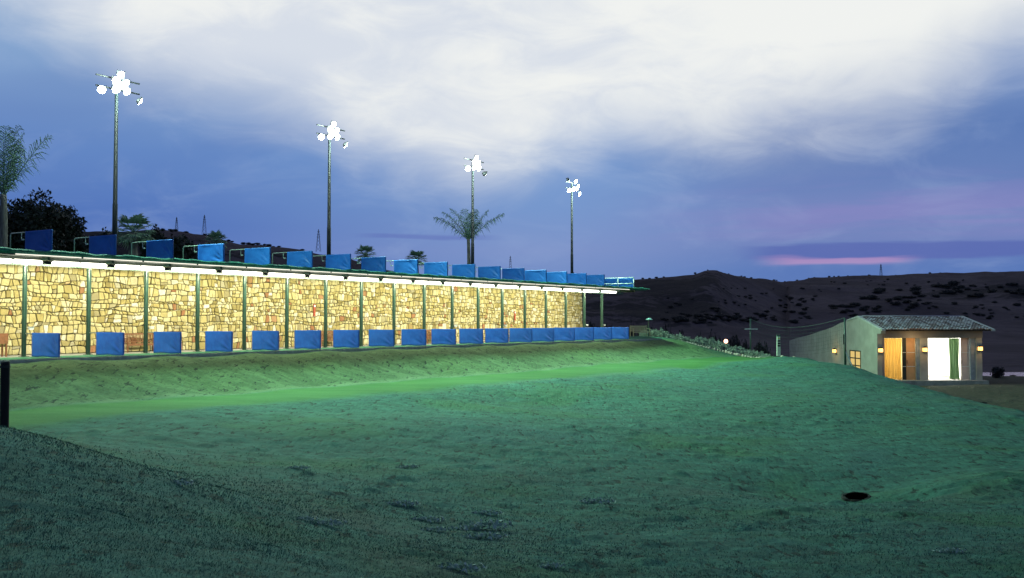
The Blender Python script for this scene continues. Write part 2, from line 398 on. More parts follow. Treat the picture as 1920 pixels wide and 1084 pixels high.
def ring_faces(nr, off=0):
    i = np.arange(nr-1)[:, None]*nA; j = np.arange(nA)[None, :]; j2 = (j+1) % nA
    f = np.stack([i+j, i+nA+j, i+nA+j2, i+j2], -1).reshape(-1, 4); return f
def masks(x, y):
    tt = (x-P0.x)*UX+(y-P0.y)*UY; s_ = (x-P0.x)*UY-(y-P0.y)*UX
    wob = fb(x, y, 41, 3, 1/6.)*.35
    edge2 = 11.1+np.clip(tt-20, 0, 60)*.03
    mown = ssn(s_+wob, 7.3, 7.75)*(1-ssn(s_+wob*2, edge2-.3, edge2+1.4))*(1-ssn(tt, 60, 72))
    bank = ssn(s_, 2.4, 3.0)*(1-ssn(s_+wob, 7.2, 7.6))*(1-ssn(tt, 58, 66))
    lawn = ssn(GZish(x, y), -2.95, -3.2)*(x > 18)
    e1 = s_+wob-7.35; e2 = s_+wob*2-edge2-.9
    fringe = np.exp(-(e1/.28)**2)*np.clip(.75+fb(x, y, 43, 2, 1/1.5)*.5, 0, 1)*(1-ssn(tt, 50, 62)) + .35*np.exp(-(e2/.35)**2)*ssn(tt, 5, 20)*(1-ssn(tt, 55, 70))
    return mown, bank, lawn, fringe
_c = {}
def GZish(x, y):
    k = (x.shape, float(x.ravel()[0]))
    if k not in _c: _c[k] = hz(x, y, False)
    return _c[k]

# grass material
m = bpy.data.materials.new('range_turf'); m.use_nodes = True; t = NT(m.node_tree)
oc = t.n('ShaderNodeTexCoord').outputs['Object']
at_ = lambda nm: t.n('ShaderNodeAttribute', attribute_name=nm).outputs['Fac']
fringe = at_('fringe'); mown, bankm, lawn, dry = at_('mown'), at_('bank'), at_('lawn'), at_('dry')
big = t.noise(oc, .16, 5, .6, .4); mid = t.noise(t.mapv(oc, (1, 1.6, 1), (0, 0, R(25))), 1.1, 5, .65, .5); fine = t.noise(oc, 9, 5, .7)
c = t.mix(t.ss(mid, .35, .68), (.024, .086, .064, 1), (.042, .150, .108, 1))
c = t.mix(t.m('MULTIPLY', t.ss(big, .48, .68), .55), c, (.040, .128, .042, 1))
c = t.mix(t.m('MULTIPLY', t.ss(big, .44, .3), .5), c, (.032, .105, .098, 1))
c = t.mix(dry, c, (.06, .07, .055, 1))
bk = t.mix(t.ss(mid, .35, .65), (.050, .095, .036, 1), (.085, .145, .058, 1))
c = t.mix(t.m('MULTIPLY', bankm, .8), c, bk)
mw = t.mix(t.ss(t.noise(t.mapv(oc, (.25, 1, 1), (0, 0, ROT)), .9, 4, .6), .35, .7), (.028, .108, .026, 1), (.044, .138, .036, 1))
c = t.mix(mown, c, mw)
c = t.mix(t.m('MULTIPLY', fringe, .7), c, (.12, .19, .10, 1))
lw = t.mix(t.ss(mid, .35, .7), (.035, .034, .02, 1), (.06, .055, .034, 1))
c = t.mix(lawn, c, lw)
# tussock specks and gaps, tussock shadows painted in as dark dashes
sp = t.noise(t.mapv(oc, (1.9, .62, 1), (0, 0, R(8))), 2.5, 4, .65, .2); sp2 = t.noise(t.mapv(oc, (1, .55, 1), (0, 0, R(-8)), (4, 2, 0)), 6.5, 3, .65)
rough = t.m('SUBTRACT', 1.0, t.m('MULTIPLY', mown, .92))
c = t.mix(t.m('MULTIPLY', t.m('MULTIPLY', t.ss(sp, .585, .635), .85), rough), c, (.004, .012, .011, 1))
c = t.mix(t.m('MULTIPLY', t.m('MULTIPLY', t.ss(sp2, .58, .67), .65), rough), c, (.012, .034, .026, 1))
c = t.mix(t.m('MULTIPLY', t.m('MULTIPLY', t.ss(sp2, .40, .33), .35), rough), c, (.06, .15, .10, 1))
c = t.mix(t.m('MULTIPLY', t.ss(fine, .45, .75), .45), c, t.mix(.4, c, (.05, .16, .10, 1)))
c = t.mix(t.m('MULTIPLY', t.ss(fine, .5, .25), .4), c, (.014, .035, .026, 1))
hgt = t.m('ADD', t.m('MULTIPLY', t.noise(oc, 5.0, 6, .75), .06), t.m('MULTIPLY', sp, -.09))
hgt = t.m('MULTIPLY', hgt, t.m('SUBTRACT', 1.0, t.m('MULTIPLY', mown, .8)))
bn = t.n('ShaderNodeBump', {'Strength': .9, 'Distance': 1.0, 'Height': hgt}).outputs[0]
p = t.n('ShaderNodeBsdfPrincipled', {'Base Color': c, 'Roughness': .95, 'Specular IOR Level': .1, 'Normal': bn})
t.n('ShaderNodeOutputMaterial', {0: p.outputs[0]}); M['turf'] = m

# hill material
m = bpy.data.materials.new('hill_pasture'); m.use_nodes = True; t = NT(m.node_tree)
oc = t.n('ShaderNodeTexCoord').outputs['Object']
scr = t.n('ShaderNodeAttribute', attribute_name='scrub').outputs['Fac']
n_a = t.noise(t.mapv(oc, (1, .6, 1)), .02, 6, .65, .6); n_b = t.noise(oc, .12, 5, .7)
c = t.mix(t.ss(n_a, .35, .65), (.058, .046, .050, 1), (.094, .074, .080, 1))
c = t.mix(t.m('MULTIPLY', t.ss(n_b, .5, .75), .6), c, (.022, .021, .02, 1))
sc_ = t.ss(t.m('ADD', scr, t.m('MULTIPLY', t.m('SUBTRACT', n_b, .5), 1.4)), .45, .6)
c = t.mix(t.m('MULTIPLY', sc_, .8), c, (.018, .018, .02, 1))
bn = t.n('ShaderNodeBump', {'Strength': 1.0, 'Distance': 2.0, 'Height': n_b}).outputs[0]
p = t.n('ShaderNodeBsdfPrincipled', {'Base Color': c, 'Roughness': 1, 'Specular IOR Level': .05, 'Normal': bn})
t.n('ShaderNodeOutputMaterial', {0: p.outputs[0]}); M['hill'] = m

nx, ny = GX[:nsplit], GY[:nsplit]
mo, ba, la, frg = masks(nx, ny)
px_ = 960+FPX*nx/np.maximum(ny, .5)
rr_ = np.hypot(nx, ny)
dry = np.clip(fb(nx, ny, 51, 4, 1/5.)*.9-.15, 0, 1)*(rr_ < 26)*.6 + np.exp(-(((nx+1.8-(-.45)*(ny-14))/1.2)**2))*ssn(ny, 8, 12)*(1-ssn(ny, 19, 24))*.35*(1+fb(nx, ny, 52, 3, 1/1.2))
V = np.stack([nx, ny, GZ[:nsplit]], -1).reshape(-1, 3)
g = npmesh('ground', V, ring_faces(nsplit), M['turf'], {'mown': ('FLOAT', mo), 'bank': ('FLOAT', ba), 'lawn': ('FLOAT', la), 'fringe': ('FLOAT', np.clip(frg, 0, 1)), 'dry': ('FLOAT', np.clip(dry, 0, .8))})
tag(g, kind='structure')
fx, fy, fz = GX[nsplit-1:], GY[nsplit-1:], GZ[nsplit-1:]
V = np.stack([fx, fy, fz], -1).reshape(-1, 3)
fpx = 960+FPX*fx/np.maximum(fy, 20)
fpy = HOR-(fz-CAMZ)/np.maximum(fy, 20)*FPX
scrub = .42*ssn(fpx, 1560, 1660)*ssn(fy, 300, 380)*(np.exp(-((fpy-562)/16)**2)+.8*np.exp(-((fpy-545)/10)**2)*ssn(fpx, 1720, 1800))*(1+.8*fb(fx, fy, 62, 3, 1/30.)) + ssn(fpx, 1500, 1250)*.62*ssn(fy, 380, 470)+ssn(fpx, 1100, 900)*.6+fb(fx, fy, 61, 4, 1/45.)*.3
g = npmesh('hills', V, ring_faces(len(rad)-nsplit+1), M['hill'], {'scrub': ('FLOAT', scrub)})
tag(g, kind='structure')

# pond on the far right of the plain
mw_ = bpy.data.materials.new('water'); mw_.use_nodes = True; t = NT(mw_.node_tree)
oc = t.n('ShaderNodeTexCoord').outputs['Object']
bn = t.n('ShaderNodeBump', {'Strength': .25, 'Distance': .05, 'Height': t.noise(t.mapv(oc, (1, 3, 1)), .8, 3)}).outputs[0]
p = t.n('ShaderNodeBsdfPrincipled', {'Base Color': (.02, .03, .04, 1), 'Roughness': .12, 'Normal': bn})
t.n('ShaderNodeOutputMaterial', {0: p.outputs[0]})
mb = MB(); pts = []
for k in range(40):
    a = 2*math.pi*k/40; rx, ry = 30*(1+.12*math.sin(3*a+1)), 5.5*(1+.15*math.sin(2*a)+.08*math.sin(5*a))
    pts.append((78+rx*math.cos(a), 139+ry*math.sin(a)))
pz = max(gz(x, y) for x, y in pts)+.02
mb.v = [(x, y, pz) for x, y in pts]; mb.f = [tuple(range(40))]
tag(mb.build('water', mw_), kind='structure')

# ------------------------------------------------------------------ terrace behind the wall, stone wall
WB = 3.0; WT = 53.0                                        # wall stands 3 m behind the posts, ends at t=53
DECK = 4.27
ter = MB()
n = 26
for i in range(n):
    for j in range(10):
        def q(a, b):
            tt = -45+98*a/n; bb = WB+.35+60*(b/10)**1.5
            return (tt, bb, 4.1+(.0 if b < 2 else .05*math.sin(tt*.7+b)+.35*(b-1)/10))
        ter.quad(q(i, j), q(i+1, j), q(i+1, j+1), q(i, j+1))
ter.box(-45, 53, WB+.35, 63.3, -.6, 4.05)
o = ter.build('terrace', M['turf'] if False else mat('terrace_grass', (.03, .05, .02), .95, 0, .4, .6, bump=.03, bscale=6)); o.location = P0; o.rotation_euler = (0, 0, ROT); tag(o, kind='structure')

m = bpy.data.materials.new('rubble_stone'); m.use_nodes = True; t = NT(m.node_tree)
oc = t.n('ShaderNodeTexCoord').outputs['Object']
tone = t.n('ShaderNodeAttribute', attribute_name='tone').outputs['Fac']; hue = t.n('ShaderNodeAttribute', attribute_name='hue').outputs['Fac']
c = t.ramp(tone, [(0, (.24, .20, .075, 1)), (.3, (.37, .31, .12, 1)), (.6, (.48, .43, .22, 1)), (.85, (.58, .54, .35, 1)), (1, (.68, .65, .50, 1))])
c = t.mix(t.ss(hue, .965, .985), c, (.30, .14, .07, 1))
c = t.mix(t.m('MULTIPLY', t.ss(hue, .10, .02), .6), c, (.22, .21, .15, 1))
nz = t.noise(oc, 6, 6, .7); c = t.mix(t.m('MULTIPLY', t.ss(nz, .4, .75), .5), c, (.24, .19, .09, 1))
c = t.mix(t.m('MULTIPLY', t.ss(t.noise(oc, 22, 4, .7), .55, .8), .5), c, (.15, .12, .07, 1))
jt = t.n('ShaderNodeAttribute', attribute_name='joint').outputs['Fac']
c = t.mix(jt, c, (.04, .033, .02, 1))
bn = t.n('ShaderNodeBump', {'Strength': 1, 'Distance': .03, 'Height': t.noise(oc, 9, 6, .75)}).outputs[0]
p = t.n('ShaderNodeBsdfPrincipled', {'Base Color': c, 'Roughness': .9, 'Specular IOR Level': .15, 'Normal': bn})
t.n('ShaderNodeOutputMaterial', {0: p.outputs[0]}); M['stone'] = m

def rubble(fmap, L, H, seed):
    """stones laid in wavy courses over an L x H face; fmap(x, z, out) gives the 3D point"""
    rn = random.Random(seed); V = []; Fc = []; tone = []; hue = []; joint = []
    hs = [0]
    while hs[-1] < H-.12: hs.append(min(H, hs[-1]+rn.choice((.17, .22, .27, .32, .38))))
    if H-hs[-2] < .15: hs.pop(-2)
    ph = [(rn.uniform(0, 6), rn.uniform(0, 6), rn.uniform(0, 6)) for _ in hs]
    def row(k, x):
        if k == 0: return 0
        if k >= len(hs)-1: return H
        a, b, c_ = ph[k]
        return hs[k]+.055*math.sin(x*1.3+a)+.035*math.sin(x*3.1+b)+.02*math.sin(x*7+c_)
    def stone(poly):
        cx = sum(p[0] for p in poly)/len(poly); cz = sum(p[1] for p in poly)/len(poly)
        tn = min(1, max(0, rn.gauss(.52, .25))); hu = rn.random(); g_ = rn.uniform(.007, .018)
        # chamfer corners into an uneven outline
        o1 = []
        for i, p in enumerate(poly):
            a = poly[i-1]; b = poly[(i+1) % len(poly)]
            c1, c2 = rn.uniform(.04, .17), rn.uniform(.04, .17)
            o1.append((p[0]+(a[0]-p[0])*c1, p[1]+(a[1]-p[1])*c1)); o1.append((p[0]+(b[0]-p[0])*c2, p[1]+(b[1]-p[1])*c2))
        def sh(p, d):
            l = math.hypot(p[0]-cx, p[1]-cz) or 1
            return (p[0]-(p[0]-cx)/l*d, p[1]-(p[1]-cz)/l*d)
        out = rn.uniform(.03, .075); i0 = len(V); n = len(o1)
        for d, oo, j_ in ((g_*.4, -.03, 1), (g_, out*.45, .55), (g_+.03, out, 0)):
            for p in o1:
                q = sh(p, d); V.append(fmap(q[0]+rn.uniform(-.008, .008), q[1]+rn.uniform(-.008, .008), oo+(rn.uniform(-.012, .012) if j_ == 0 else 0)))
                tone.append(tn); hue.append(hu); joint.append(j_)
        V.append(fmap(cx, cz, out+.012)); tone.append(tn); hue.append(hu); joint.append(0)
        for r_ in range(2):
            for k in range(n):
                a = i0+r_*n+k; b = i0+r_*n+(k+1) % n; Fc.append((a, b, b+n, a+n))
        for k in range(n): Fc.append((i0+2*n+k, i0+2*n+(k+1) % n, i0+3*n))
    for k in range(len(hs)-1):
        hgt = hs[k+1]-hs[k]; x = 0.0; lean = rn.uniform(-.02, .02)
        while x < L-.05:
            wd = rn.choice((.14, .18, .22, .26, .3, .34, .44))*(.75+.8*hgt)
            x2 = min(L, x+wd)
            if L-x2 < .12: x2 = L
            e = [rn.uniform(-.055, .055) for _ in range(2)]
            xl = x; xr = x2
            tl = getattr(stone, 'last', 0) if x > 0 else 0
            a = (xl+(-tl if x > 0 else 0), row(k, xl)); b = (xr-e[0] if x2 < L else xr, row(k, xr)); c_ = (xr+e[0] if x2 < L else xr, row(k+1, xr)); d = (xl+(tl if x > 0 else 0), row(k+1, xl))
            stone.last = e[0]
            if hgt > .3 and rn.random() < .22:
                f_ = rn.uniform(.35, .65); g1 = (a[0]+(d[0]-a[0])*f_, a[1]+(d[1]-a[1])*f_); g2 = (b[0]+(c_[0]-b[0])*f_, b[1]+(c_[1]-b[1])*f_+rn.uniform(-.04, .04))
                stone([a, b, g2, g1]); stone([g1, g2, c_, d])
            else: stone([a, b, c_, d])
            x = x2
    return V, Fc, tone, hue, joint
H = 4.12
bat = lambda z: -.10*(z/H)                                  # the end of the wall leans in a little
L1 = WT+12
Vs, Fs, to, hu, jo = rubble(lambda x, z, o: (x-12+bat(z)*(x/L1), WB-o, z), L1, H, 5)
i0 = len(Vs)
V2, F2, to2, hu2, jo2 = rubble(lambda x, z, o: (WT+bat(z)+o, WB+x, z), 8, H, 6)
Vs += V2; Fs += [tuple(i+i0 for i in f) for f in F2]; to += to2; hu += hu2; jo += jo2
k0 = len(Vs)                                                # mortar backing
for (a, b) in (((-12, WB), (WT-.03, WB)), ((WT-.03, WB), (WT-.03, WB+8))):
    q = len(Vs); Vs += [(a[0], a[1], -.3), (b[0], b[1], -.3), (b[0]-.1, b[1], H+.0), (a[0]-.1, a[1], H)]; Fs.append((q, q+1, q+2, q+3))
    to += [.2]*4; hu += [.5]*4; jo += [1]*4
me = bpy.data.meshes.new('stone_wall'); me.from_pydata(Vs, [], Fs); me.materials.append(M['stone'])
for nm, d in (('tone', to), ('hue', hu), ('joint', jo)):
    a = me.attributes.new(nm, 'FLOAT', 'POINT'); a.data.foreach_set('value', d)
o = bpy.data.objects.new('stone_wall', me); C.objects.link(o); o.location = P0; o.rotation_euler = (0, 0, ROT)
tag(o, 'long golden rubble stone wall at the back of the lit bays', 'wall')

# ------------------------------------------------------------------ shelter
LT, RT = -12.0, 56.2
sh = thing('range_shelter', 'long open shelter with flat green edged roof on slim green posts', 'shelter', P0, ROT)
MB().box(LT, 57, -2.62, WB-.12, -.5, 0).build('floor_slab', M['concrete'], sh)
MB().box(LT, 57.1, -2.70, -2.623, -.5, .015).build('kerb', M['palecurb'], sh)
MB().box(LT, 56.8, -2.45, -.25, 0.002, .022).build('turf_mat', M['mat'], sh)
roof = MB()
roof.box(LT, WT-.2, -1.9, WB+.6, 4.16, DECK); roof.box(WT-.195, RT-.6, -1.9, 1.6, 4.165, DECK-.003)
roof.build('roof', M['soffit'], sh)
# thin sagging turf lip that runs along the roof edge
lip = MB(); nseg = 420; prof = None
for i in range(nseg+1):
    tt = LT+(RT-LT)*i/nseg; tp = max(0, (tt-(RT-1.6))/1.6)
    wv = .022*math.sin(tt*2.1)+.016*math.sin(tt*5.3+1)+.012*random.uniform(-1, 1)
    zt = 4.395+wv*(1-tp)-.05*tp; yf = -1.99+.02*random.uniform(-1, 1)
    ring = [(tt, -1.80+1.4*0, 4.275), (tt, -1.86, zt-.005), (tt, yf+.03, zt+.01), (tt, yf-.02, zt-.04-.01*random.random()), (tt, yf, 4.30+.02*tp-wv*.5), (tt, -1.905, 4.20+.09*tp)]
    for q_ in ring: lip.v.append(q_)
    if i:
        for k in range(6): a = (i-1)*6; lip.f.append((a+k, a+(k+1) % 6, a+6+(k+1) % 6, a+6+k))
lip.f.append(tuple(range(6))); lip.f.append(tuple(nseg*6+k for k in reversed(range(6))))
lip.build('roof_edge', M['greenlip'], sh)
beam = MB()
for k in range(-4, 19):
    beam.box(3*k-.05, 3*k+.05, -1.7, 1.5 if k > 17 else WB-.1, 4.02, 4.158)
beam.build('roof_beam', M['greenmetal'], sh)
tagbeam = MB().box(LT, RT-1.4, -.09, .09, 3.86, 4.0).build('front_beam', M['greenmetal'], sh)
tagbeam['label'] = 'green steel beam along the heads of the posts'
def post_mb():
    b = MB()
    b.box(-.07, .07, -.07, -.058, 0.0, 3.86); b.box(-.07, .07, .058, .07, 0.0, 3.86); b.box(-.012, .012, -.0575, .0575, 0.0, 3.86)
    b.box(-.15, .15, -.15, .15, .001, .02)
    b.tube([(.03, -.095, .02), (.03, -.095, 3.8)], .02, 6)
    return b
pm = post_mb().build('post', M['greenmetal'], sh); pm.location = (0, 0, .0225)
for k in list(range(-3, 0))+list(range(1, 18)):
    c_ = pm.copy(); C.objects.link(c_); c_.parent = sh; c_.location = (3*k, 0, .0225)

# post boxes (small white ball dispensers on alternate posts)
bx = thing('ball_counter', '', 'counter box', FX((0, 0, 1.15)), ROT, 'white counter boxes on the posts')
b_ = MB(); b_.box(.10, .30, -.22, -.11, 0, .11); b_.box(.08, .32, -.24, -.09, .11, .13); b_.build('box', M['white'], bx, bevel=.01)
MB().box(.0, .10, -.17, -.13, .03, .06).build('bracket', M['dark'], bx)
bx['label'] = 'small white counter box on the first green post from the left'
for k in (2, 4, 6, 8, 10, 12, 14, 16, 17):
    dup(bx, FX((3*k, 0, 1.15)), ROT, f'small white counter box on the {ORD[k]} green post after the leftmost' if k < 17 else 'small white counter box on the rightmost post, past the end of the stone wall')

# bay lights
bl = thing('bay_light', '', 'lamp', FX((-2.68, 1.4*-1, 3.93)), ROT, 'twin tube lamps under the roof edge')
def capsule(x0, x1, r, z=0, y=0):
    b = MB(); xs = [x0, x0+r*.3, x0+r, x1-r, x1-r*.3, x1]; b.tube([(x, y, z) for x in xs], [r*.35, r*.8, r, r, r*.8, r*.35], 12); return b
capsule(.02, 1.30, .092).build('tube', M['tubeon'], bl, True)
capsule(1.32, 2.58, .092).build('tube', M['tubeon'], bl, True)
rf = MB()
rf.box(.0, 2.6, -.12, .145, .182, .2)
rf.box(.0, 2.6, .147, .16, -.03, .2)
rf.build('reflector', M['reflector'], bl)
b_ = MB(); b_.box(2.63, 2.95, -.05, .05, -.05, .06); b_.tube([(2.79, 0, .05), (2.79, 0, .23)], .03, 6); b_.build('bracket', M['dark'], bl)
st = MB(); st.box(1.1, 3.98, -.575, -.54, .235, .275); st.build('lip_glow', M['lipglow'], bl)  # glowing strip stands in for tube light caught on the roof lip
b_ = MB(); b_.prism([(-.54, .222), (-.5, .222), (.05, .2), (.05, .215), (-.5, .226), (-.54, .226)], 'x', .95, 3.9); b_.build('soffit_board', M['soffit'], bl, fix=True)
def bay_area(x):
    l = bpy.data.lights.new('tube_light', 'AREA'); l.shape = 'RECTANGLE'; l.size = 2.6; l.size_y = .16; l.energy = BAYE; l.color = (1, .95, .68)
    o = bpy.data.objects.new('tube_light', l); C.objects.link(o); o.location = FX((x+1.3, -1.4+.13, 3.80))
    d = FX((x+1.3, 3.0, .8))-FX((x+1.3, -1.27, 3.80)); o.rotation_euler = d.to_track_quat('-Z', 'Y').to_euler()
    # the long side runs along the bays
    m3 = Matrix((Vector((UX, UY, 0)), (-d.normalized()).cross(Vector((UX, UY, 0))), -d.normalized())).transposed(); o.rotation_euler = m3.to_euler()
    l2 = bpy.data.lights.new('tube_spill', 'AREA'); l2.shape = 'RECTANGLE'; l2.size = 2.6; l2.size_y = .16; l2.energy = BAYE*.42; l2.color = (1, .95, .68)
    o2 = bpy.data.objects.new('tube_spill', l2); C.objects.link(o2); o2.location = FX((x+1.3, -1.4-.13, 3.80))
    d = F(x+1.3, 6.5, -1.4)-F(x+1.3, 1.53, 3.80)
    m3 = Matrix((Vector((UX, UY, 0)), (-d.normalized()).cross(Vector((UX, UY, 0))), -d.normalized())).transposed(); o2.rotation_euler = m3.to_euler()
BAYE = 250.0
for j in range(-2, 18): bay_area(-2.68+3*j)
bl['label'] = 'twin tube lamp under the roof edge cut by the left frame edge'
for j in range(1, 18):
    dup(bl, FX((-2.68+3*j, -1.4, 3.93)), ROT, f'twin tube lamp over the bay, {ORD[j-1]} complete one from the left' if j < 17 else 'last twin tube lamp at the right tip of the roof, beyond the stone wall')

# ------------------------------------------------------------------ bay dividers
def tarp(y0, y1, z0, z1, seed, rich=True):
    """sheet with folds hanging over a frame, y runs along the divider"""
    rn = random.Random(seed); b = MB(); ny, nz_ = 34, 18; ph = rn.uniform(0, 6); A_ = rn.uniform(.7, 1.3)
    for side in (1, -1):
        i0 = len(b.v)
        for i in range(ny+1):
            for j in range(nz_+1):
                a = i/ny; c_ = j/nz_; y = y0+(y1-y0)*a; z = z0+(z1-z0)*c_
                d = math.hypot(a*1.9, (1-c_)*0+0)
                # folds fan out from the outer lower corner (a=0) and pull up the sheet
                dx = a+.04; dz = c_+.02; an = math.atan2(dz*1.0, dx*1.9); rr = math.hypot(dx*1.9, dz)
                f = math.sin(an*17+ph)*math.exp(-((rr-.45)/.45)**2)*.017*A_ + math.sin(an*9+ph*2+1)*math.exp(-(rr/1.1)**2)*.014*A_
                f += .012*math.sin(a*5+ph)*math.sin(c_*4+ph*2)
                edge = min(1, 6*min(a, 1-a, c_*1.0, (1-c_)))
                th = .022+(.012*(1-edge))
                sag = .012*math.sin(a*3.14*3+ph)*(1-c_)
                b.v.append((side*th+f*edge, y, z+sag*(1 if c_ < .5 else 0)))
        for i in range(ny):
            for j in range(nz_):
                q = i0+i*(nz_+1)+j; fc = (q, q+1, q+nz_+2, q+nz_+1); b.f.append(fc if side < 0 else fc[::-1])
    n = (ny+1)*(nz_+1)
    for i in range(ny):
        for j in (0, nz_):
            q = i*(nz_+1)+j; b.f.append((q, q+nz_+1, n+q+nz_+1, n+q))
    for j in range(nz_):
        for i in (0, ny):
            q = i*(nz_+1)+j; b.f.append((q, q+1, n+q+1, n+q))
    return b
def lower_div(seed):
    r = thing('bay_divider', '', 'divider', (0, 0, 0), ROT, 'blue lower bay dividers')
    f = MB(); f.tube([(0, -.11, 1.0), (0, -2.42, 1.0), (0, -2.47, .97), (0, -2.49, .92), (0, -2.49, .03)], .02, 8); f.tube([(0, -.70, 1.0), (0, -.70, .03)], .018, 8)
    f.box(-.05, .05, -2.53, -2.45, .0225, .034); f.build('frame', M['galv'], r, True)
    tarp(-2.53, -.63, .05, 1.03, seed).build('fabric_panel', M['tarp'], r, True, fix=True)
    return r
def upper_div(seed, full=True):
    r = thing('deck_divider', '', 'divider', (0, 0, 0), ROT, 'blue dividers on the roof deck')
    f = MB(); f.tube([(0, 1.13, 0), (0, 1.13, .9), (0, 1.11, .96), (0, 1.05, .99), (0, -1.80, .99), (0, -1.84, .97), (0, -1.86, .92), (0, -1.86, .2)], .022, 8)
    f.tube([(0, -.02, 0), (0, -.02, .99)], .018, 8)
    f.build('frame', M['galv'], r, True)
    h = MB(); h.tube([(0, .30, .98), (0, .30, .72), (0, .10, .68)], .014, 6); h.box(-.02, .02, .16, .26, .66, .72); h.build('hook', M['galv'], r)
    tarp(-1.89, -.02, .10, 1.02, seed).build('fabric_panel', M['tarp'], r, True, fix=True)
    return r
lows = [lower_div(11), lower_div(12), lower_div(13)]; ups = [upper_div(21), upper_div(22), upper_div(23)]
extra = {0: 'with no bench beside it', 1: 'just left of the big wooden bench', 2: 'just right of the big wooden bench', 17: 'the rightmost, next to the pale bench'}
for k in range(18):
    lab = f'blue fabric divider on the lower bay floor, {ORD[k]} from the left'
    if k == 1: lab = 'blue fabric divider on the lower bay floor, just left of the big wooden bench'
    if k == 17: lab = 'blue fabric divider, rightmost on the lower bay floor, near the pale bench'
    src = lows[k % 3]
    loc = FX((3*k, 0, 0))
    if k < 3: src.location = loc; src['label'] = lab
    else: dup(src, loc, ROT, lab)
for k in range(17):
    lab = f'blue fabric divider with tube frame on the roof deck, {ORD[k]} from the left'
    src = ups[k % 3]; loc = FX((3*k, 0, DECK))
    if k < 3: src.location = loc; src['label'] = lab
    else: dup(src, loc, ROT, lab)
er = thing('end_railing', 'white railed end guard backed with blue sheet at the right end of the roof deck', 'railing', FX((54, 0, DECK)), ROT)
f = MB()
for y in (1.45, 0.0, -1.5): f.tube([(0, y, 0), (0, y, 1.0)], .025, 8)
for z in (1.0, .5): f.tube([(-.02, 1.47, z), (-.02, -1.52, z)], .03, 8)
f.tube([(0, 1.45, 1.0), (2.0, 1.45, 1.0)], .025, 8); f.build('rail_frame', M['white'], er, True)
tarp(-1.5, 1.45, .06, .98, 31).build('blue_sheet', M['tarp'], er, True, fix=True).location = (.08, 0, 0)

# ------------------------------------------------------------------ benches against the wall, box, plaques
def bench(matr, L_=1.9):
    r = thing('bench', '', 'bench', (0, 0, 0), ROT)
    s = MB()
    for i in range(5): s.box(-L_/2+.04, L_/2-.04, -.50+i*.09, -.43+i*.09, .40, .425)
    s.build('seat', matr, r)
    b = MB()
    b.box(-L_/2, L_/2, -.03, .01, .85, .93); b.box(-L_/2, L_/2, -.03, .01, .47, .52)
    n = 22
    for i in range(n): x = -L_/2+.08+(L_-.16)*i/(n-1); b.box(x-.018, x+.018, -.022, 0, .52, .85)
    b.build('backrest', matr, r)
    for sx in (-1, 1):
        x = sx*(L_/2-.03)
        MB().box(x-.03, x+.03, -.03, .03, 0, .95).build('leg', matr, r)
        MB().box(x-.03, x+.03, -.55, -.49, 0, .66).build('leg', matr, r)
        MB().box(x-.035, x+.035, -.58, .0, .661, .69).build('armrest', matr, r)
    MB().box(-L_/2+.05, L_/2-.05, -.53, -.50, .32, .398).build('apron', matr, r)
    return r
def t_at(px, s):                                            # t where the pixel column meets the line at offset s
    k = (px-960)/FPX; return (k*(P0.y-UX*s)-P0.x-UY*s)/(UX-k*UY)
b0 = bench(M['wood']); b0['group'] = 'teak benches in the bays'
b0.location = FX((t_at(258, -2.55), 2.55, 0)); b0['label'] = 'slatted teak bench by the wall between the second and third lower blue dividers'
dup(b0, FX((t_at(611, -2.55), 2.55, 0)), ROT, 'slatted teak bench half hidden behind the seventh lower blue divider')
dup(b0, FX((t_at(806, -2.55), 2.55, 0)), ROT, 'slatted teak bench mostly hidden behind the tenth lower blue divider')
bn_ = thing('club_stand', 'brown wooden board box on short legs at the left frame edge', 'stand', FX((t_at(-6, -1.5), 1.5, 0)), ROT)
MB().box(-.42, .42, -.2, .2, .55, 1.0).build('box', M['brownwood'], bn_, bevel=.01)
for x in (-.36, .36):
    for y in (-.15, .15): MB().box(x-.03, x+.03, y-.03, y+.03, 0, .55).build('leg', M['brownwood'], bn_)
pl = thing('wall_plaque', '', 'plaque', (0, 0, 0), ROT, 'narrow red plaques on the wall')
MB().box(-.09, .09, -.05, 0, 0, .72).build('board', M['red'], pl, bevel=.008)
MB().box(-.06, .06, -.066, -.0505, .55, .66).build('white_square', M['white'], pl)
for z in (.08, .24, .40): MB().ball((0, -.055, z+.05), .05, 10, 6, (1, .3, 1)).build('red_disc', mat('orange_red', (.5, .12, .05), .4), pl)
pl.location = FX((t_at(589, -2.9), 2.9, 1.5+(HOR-593)/FPX*62)); pl['label'] = 'narrow red plaque on the stone wall nearer the left, above a teak bench'
dup(pl, FX((t_at(965, -2.9), 2.9, 1.6)), ROT, 'narrow red plaque on the stone wall nearer the right end')

